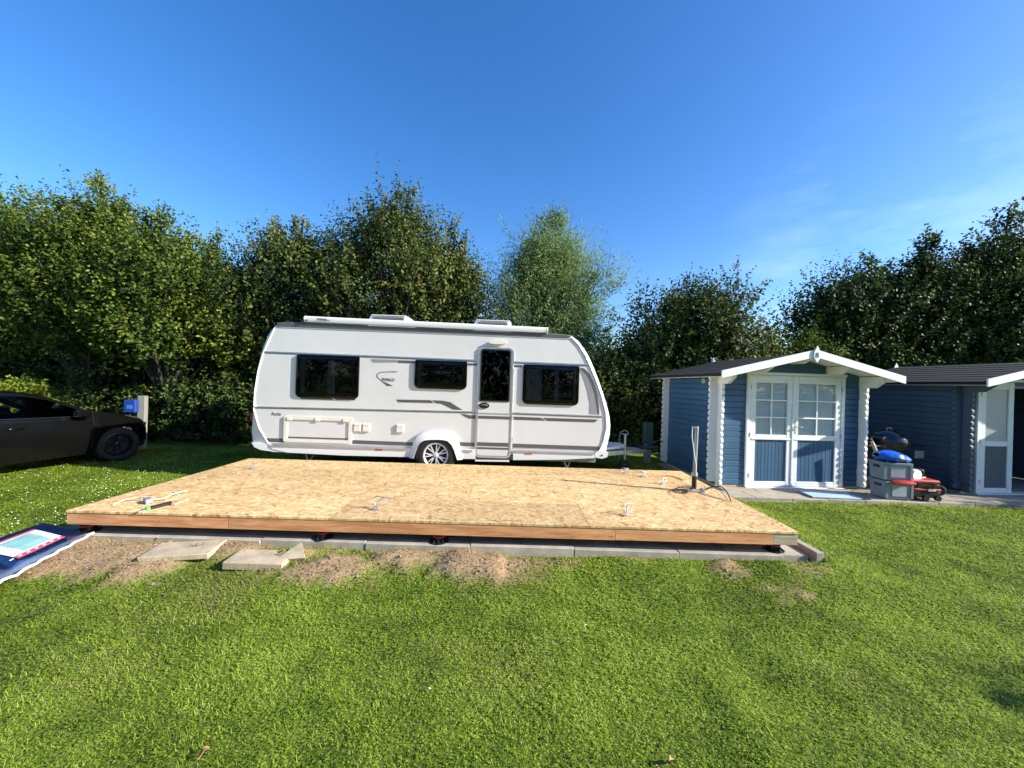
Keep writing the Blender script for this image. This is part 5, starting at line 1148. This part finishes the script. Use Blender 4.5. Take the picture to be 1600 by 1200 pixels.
def make_tree(name, px, top_py, hw_px, Y, label, mat_, seed, n_sh=1500, per=15, zb=1.0, leaf=(.092, .062), spike=.9, spread=.072, cat='tree', group='trees along the hedge row', lobes=13, curl=.35, droop=0., tint=(.45, .8), flat=.62, shoot=(.45, .95), up=.55, extra=()):
    g = np.random.default_rng(seed); rr = random.Random(seed)
    tp = at(px, top_py, Y); x0, y0 = tp.x, Y; H = tp.z; Rr = hw_px * Y / F_PX; gz = float(hgt(x0, y0))
    root = empty(name, (x0, y0, gz), (0, 0, 0), label, cat, group); H -= gz
    # crown lobes: many small clumps with gaps, then tapering leaders that break up the top outline
    lc = []; nl = int(lobes * 1.7)
    for k in range(nl):
        f = (k + .5) / nl; z = zb + (H * .80 - zb) * (.06 + .9 * f); wz = math.sin(math.pi * min(.9, max(.14, f * .78 + .17))) ** .6
        a = k * 2.4 + rr.random() * .8; r = Rr * (1.0 if rr.random() < .3 else .70) * wz * math.sqrt(rr.random() * .75 + .25)
        lc.append((r * math.cos(a), r * flat * math.sin(a), z, Rr * (.23 + .17 * rr.random()) * (.65 + .4 * wz)))
    nlead = 3 + int(Rr * 1.6)
    for k in range(nlead):
        u = (k + .5) / nlead * 2 - 1 + rr.uniform(-.12, .12); hh = H * (1 - .20 * abs(u) ** 1.4 - (.21 * rr.random() if k != nlead // 2 else 0)); xk = u * Rr * .72; yk = rr.uniform(-.25, .25) * Rr
        r0 = Rr * (.125 + .05 * rr.random()); z = hh - .15
        for q in range(5):
            rq = r0 * (.32 + .28 * q); z -= rq * .9; lc.append((xk + rr.uniform(-.3, .3) * rq, yk, z, rq)); z -= rq * .75; xk *= .93
    for (ex, ez, er) in extra: lc.append((ex, 0, ez, er))
    lc = np.array(lc); wts = lc[:, 3] ** 1.7; wts /= wts.sum()
    li = g.choice(len(lc), n_sh, p=wts)
    d = g.normal(size=(n_sh, 3)); d[:, 2] = d[:, 2] * .8 + up; d[:, 1] -= .12; d /= np.linalg.norm(d, axis=1)[:, None]
    ctr = lc[li, :3]; rad = lc[li, 3]
    fr = .55 + .40 * g.random(n_sh); ltint = g.normal(size=len(lc)) * .17
    basep = ctr + d * (rad * fr)[:, None] * np.array([1, .85, .95])
    d2 = d + g.normal(size=(n_sh, 3)) * .35; d2[:, 2] += .25 + curl * .4 - droop * .2; d2 /= np.linalg.norm(d2, axis=1)[:, None]
    ln = (shoot[0] + (shoot[1] - shoot[0]) * g.random(n_sh)) * np.clip(rad / .55, .38, 1.0)
    # longer leading shoots out of the upper crown
    lead = (g.random(n_sh) < .035) & (d[:, 2] > .45) & (ctr[:, 2] > zb + .45 * (H - zb)); ln = np.where(lead, ln * (1 + .25 * spike), ln); d2[lead] = d2[lead] * np.array([.55, .55, 1]) + np.array([0, 0, .4]); d2 /= np.linalg.norm(d2, axis=1)[:, None]
    k = basep[:, 2] > .12; basep, d2, ln, lead, lt_, dk = basep[k], d2[k], ln[k], lead[k], ltint[li][k], d[k]
    co, ti = leaves_np(g, basep, d2, per, ln, curl, leaf[0], leaf[1], spread, .55, tint[0], tint[1], droop, dk); ti = np.clip(ti + np.repeat(lt_, per * 4), 0, 1)
    fc = np.arange(len(co)).reshape(-1, 4)
    me = mesh_np('crown', co, fc, ti); crown = link('crown', me, mat_, root)
    # trunk, limbs and the leading twigs
    tb = MB(); tr = .035 + H * .008
    tb.tube([(0, 0, -.1), (.03, 0, H * .12), (-.02, .02, H * .3), (.02, 0, H * .55), (0, 0, H * .8)], [tr * 1.5, tr * 1.1, tr * .9, tr * .6, tr * .2], 8)
    for q in range(len(lc)):
        z1 = max(.25, lc[q, 2] * .35); p1 = lc[q, :3]
        tb.tube([(0, 0, z1), tuple((p1 * .45 + np.array([0, 0, z1]) * .55) + np.array([0, 0, .1])), tuple(p1), tuple(p1 + np.array([p1[0] * .12, 0, lc[q, 3] * .6]))], [tr * .5, tr * .36, tr * .2, tr * .06], 5, False)
    w = np.where(lead)[0][:60]
    for q in w:
        p = basep[q]; e_ = p + d2[q] * ln[q] * .95; e_[2] += curl * ln[q] * .9; tb.tube([tuple(p), tuple((p + e_) / 2), tuple(e_)], [.010, .007, .003], 4, False)
    tb.build('trunk', M['bark'], root, 60, fix=False)
    return root
T = make_tree
HB, MP = M['hornbeam'], M['maple']
T('hornbeam_tree', 0, 262, 115, 10.9, 'tall hornbeam at the left edge of the picture', HB, 1, 2000, 20, zb=1.7, lobes=15)
T('hornbeam_tree', 150, 264, 125, 10.3, 'tall hornbeam with several upright shoots behind the black car', HB, 2, 2400, 20, zb=1.7, lobes=17)
T('hornbeam_tree', 270, 335, 112, 10.0, 'rounded yellow green hornbeam above the blue hookup box', HB, 3, 2150, 20, zb=1.9, lobes=15)
T('hornbeam_tree', 350, 368, 78, 10.6, 'lower hornbeam between the rounded one and the caravan rear', HB, 4, 1166, 20, zb=1.7, lobes=11)
T('maple_tree', 462, 326, 112, 10.8, 'dark field maple rising above the rear of the caravan', MP, 5, 1812, 20, zb=2.5, lobes=15)
T('maple_tree', 620, 272, 128, 11.0, 'tallest field maple with reaching top shoots above the caravan', MP, 6, 2345, 20, zb=2.4, lobes=18, spike=1.2)
T('maple_tree', 708, 345, 74, 11.2, 'narrow field maple beside the pale willow', MP, 7, 1172, 20, zb=2.2, lobes=12)
T('willow_tree', 862, 324, 92, 12.4, 'pale silvery willow with fine leaves above the caravan door', M['willow'], 8, 2990, 22, zb=1.6, leaf=(.15, .026), spread=.09, lobes=16, curl=.35, shoot=(.6, 1.2), spike=.6, tint=(.5, .8))
T('wild_cherry_tree', 1075, 424, 115, 11.2, 'dark green spreading tree between the willow and the blue shed', M['darkleaf'], 9, 2132, 20, zb=.8, lobes=15, leaf=(.105, .066), curl=.2, tint=(.5, .8), extra=((1.5, 4.3, .5), (1.2, 3.4, .7)))
T('hazel_bush', 955, 540, 60, 10.6, 'leafy dark bush standing close behind the caravan front', M['darkleaf'], 10, 1066, 20, zb=.3, lobes=11, cat='bush', group='bushes of the hedge', tint=(.55, .8))
T('hazel_bush', 1025, 560, 50, 10.3, 'leafy dark bush in front of the blue shed back corner', M['darkleaf'], 11, 738, 20, zb=.2, lobes=9, cat='bush', group='bushes of the hedge')
T('elder_bush', 1195, 515, 62, 11.5, 'low olive bush showing left of the blue shed ridge', HB, 12, 738, 20, zb=.8, lobes=9, cat='bush', group='bushes of the hedge')
T('elder_bush', 1275, 498, 55, 11.2, 'low olive bush showing right above the blue shed ridge', HB, 13, 738, 20, zb=.8, lobes=9, cat='bush', group='bushes of the hedge')
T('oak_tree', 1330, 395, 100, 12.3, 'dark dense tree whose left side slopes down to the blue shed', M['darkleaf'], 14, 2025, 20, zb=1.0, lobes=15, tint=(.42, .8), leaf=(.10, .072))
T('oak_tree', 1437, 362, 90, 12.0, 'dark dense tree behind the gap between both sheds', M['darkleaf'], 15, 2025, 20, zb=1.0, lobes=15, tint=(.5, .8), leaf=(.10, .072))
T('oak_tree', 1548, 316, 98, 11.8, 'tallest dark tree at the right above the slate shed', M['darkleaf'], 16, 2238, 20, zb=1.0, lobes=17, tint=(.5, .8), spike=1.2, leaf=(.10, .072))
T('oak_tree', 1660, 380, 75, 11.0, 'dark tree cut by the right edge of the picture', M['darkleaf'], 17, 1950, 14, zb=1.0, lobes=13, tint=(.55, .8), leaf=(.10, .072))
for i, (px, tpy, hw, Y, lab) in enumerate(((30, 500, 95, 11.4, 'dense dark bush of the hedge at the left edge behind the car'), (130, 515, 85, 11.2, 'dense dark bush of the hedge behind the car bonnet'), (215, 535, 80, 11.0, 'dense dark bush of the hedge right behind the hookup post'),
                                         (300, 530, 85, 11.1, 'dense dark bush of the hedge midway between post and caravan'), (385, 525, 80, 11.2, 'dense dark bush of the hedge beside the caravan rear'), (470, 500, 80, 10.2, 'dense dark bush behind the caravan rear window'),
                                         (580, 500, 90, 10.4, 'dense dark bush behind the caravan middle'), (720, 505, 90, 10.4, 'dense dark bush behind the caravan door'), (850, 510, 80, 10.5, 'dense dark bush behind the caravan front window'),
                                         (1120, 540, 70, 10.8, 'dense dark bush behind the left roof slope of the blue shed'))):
    T('hedge_bush', px, tpy, hw, Y, lab, M['hedgeleaf_shade'], 30 + i, 1050 if px < 400 or px > 1000 else 260, 14, zb=.15, lobes=11, cat='bush', group='bushes of the hedge', spike=.4, leaf=(.11, .07), tint=(.5, .8), up=.3, shoot=(.35, .75))
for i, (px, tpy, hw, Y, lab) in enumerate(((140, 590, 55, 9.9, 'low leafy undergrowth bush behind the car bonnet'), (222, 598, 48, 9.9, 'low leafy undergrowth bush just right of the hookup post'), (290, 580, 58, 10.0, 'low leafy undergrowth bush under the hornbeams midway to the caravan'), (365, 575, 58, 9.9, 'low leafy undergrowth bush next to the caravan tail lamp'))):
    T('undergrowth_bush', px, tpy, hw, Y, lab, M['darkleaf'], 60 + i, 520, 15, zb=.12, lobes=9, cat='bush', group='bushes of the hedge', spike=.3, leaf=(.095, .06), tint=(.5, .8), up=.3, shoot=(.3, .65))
T('lime_bush', 25, 590, 62, 9.2, 'bright yellow green bush right behind the black car', M['lime'], 50, 656, 20, zb=.1, lobes=9, cat='bush', group='bushes of the hedge', spike=.3, leaf=(.085, .05), shoot=(.25, .55), spread=.07)
T('hedge_bush', 80, 618, 40, 9.0, 'small mixed green bush between the bright bush and hookup post', M['hornbeam'], 51, 311, 20, zb=.1, lobes=7, cat='bush', group='bushes of the hedge', spike=.4, leaf=(.085, .05), shoot=(.25, .55), spread=.07)
# farther wood behind the hedge closes the gaps near the ground
def wood():
    g = np.random.default_rng(99); n = 5200
    x = -34 + 68 * g.random(n); y = 15 + 5 * g.random(n); zt = 2.6 + 1.6 * fbm(x * .25, y * .25, 81)
    z = zt * g.random(n) ** .8
    d = g.normal(size=(n, 3)); d[:, 2] += .5; d /= np.linalg.norm(d, axis=1)[:, None]
    co, ti = leaves_np(g, np.stack([x, y, z], -1), d, 12, .7 + .6 * g.random(n), .3, .24, .16, .22, .5, .45, .8)
    tag(link('background_thicket', mesh_np('background_thicket', co, np.arange(len(co)).reshape(-1, 4), ti), M['darkleaf']), 'dark thicket beyond the hedge row', 'thicket', kind='stuff')
wood()
def unseen_wood_behind():  # unseen belt added behind the camera, gives the windows something dark to reflect
    g = np.random.default_rng(98); n = 2600
    x = -30 + 60 * g.random(n); y = -17 + 4 * g.random(n); z = (4.2 + 2.5 * fbm(x * .2, y * .2, 83)) * g.random(n) ** .7
    d = g.normal(size=(n, 3)); d[:, 2] += .5; d /= np.linalg.norm(d, axis=1)[:, None]
    co, ti = leaves_np(g, np.stack([x, y, z], -1), d, 12, .8 + .7 * g.random(n), .3, .34, .24, .3, .5, .45, .8)
    tag(link('background_thicket', mesh_np('background_thicket', co, np.arange(len(co)).reshape(-1, 4), ti), M['darkleaf']), 'unseen tree belt added behind the camera to darken window reflections', 'thicket', kind='stuff')
unseen_wood_behind()
def shadow_tree(loc, H, Rr, seed, label):  # unseen tree added outside the view to throw a shadow in from the right
    p = loc; Y0 = p[1]
    g = np.random.default_rng(seed); n = 420; root = empty('unseen_shadow_tree', (p[0], p[1], 0), (0, 0, 0), label, 'tree', 'unseen trees added for their shadows')
    d = g.normal(size=(n, 3)); d /= np.linalg.norm(d, axis=1)[:, None]; c = np.array([0, 0, H - Rr]); b = c + d * Rr * (.2 + .6 * g.random((n, 1)))
    co, ti = leaves_np(g, b, d, 16, .4 + .3 * g.random(n), .2, .11, .08, .09, .5, .45, .8)
    link('crown', mesh_np('crown', co, np.arange(len(co)).reshape(-1, 4), ti), M['hornbeam'], root)
    MB().tube([(0, 0, -.1), (.02, 0, H * .4), (0, 0, H * .85)], [.07, .05, .015], 8).build('trunk', M['bark'], root, 60)
shadow_tree((10.6, .45), 3.3, .40, 201, 'unseen round tree added at right to shade the lawn corner')
shadow_tree((15.2, 5.0), 3.4, .8, 202, 'unseen broad tree added beyond the slate shed for its shadow')
# fallen leaves on the lawn
for px, py, s_, lab in ((318, 1178, .03, 'single dry brown leaf lying at the lower left of the lawn'), (1050, 1190, .034, 'single dry brown leaf lying at the bottom edge of the lawn')):
    p = onz(px, py, .03); o = MB().grid([[(s_ * (u - .5) * 1.6, s_ * (v - .5) * (1 - abs(u - .5) * 1.6), .012 * math.sin(u * 5) + .012 * abs(v - .5) * 2) for v in (0, .5, 1)] for u in (0, .15, .35, .6, .8, 1)]).build('fallen_leaf', M['litter'], None, 60); o.location = p; o.rotation_euler = (.1, .2, px); tag(o, lab, 'leaf', 'fallen leaves')
scn.render.engine = 'CYCLES'
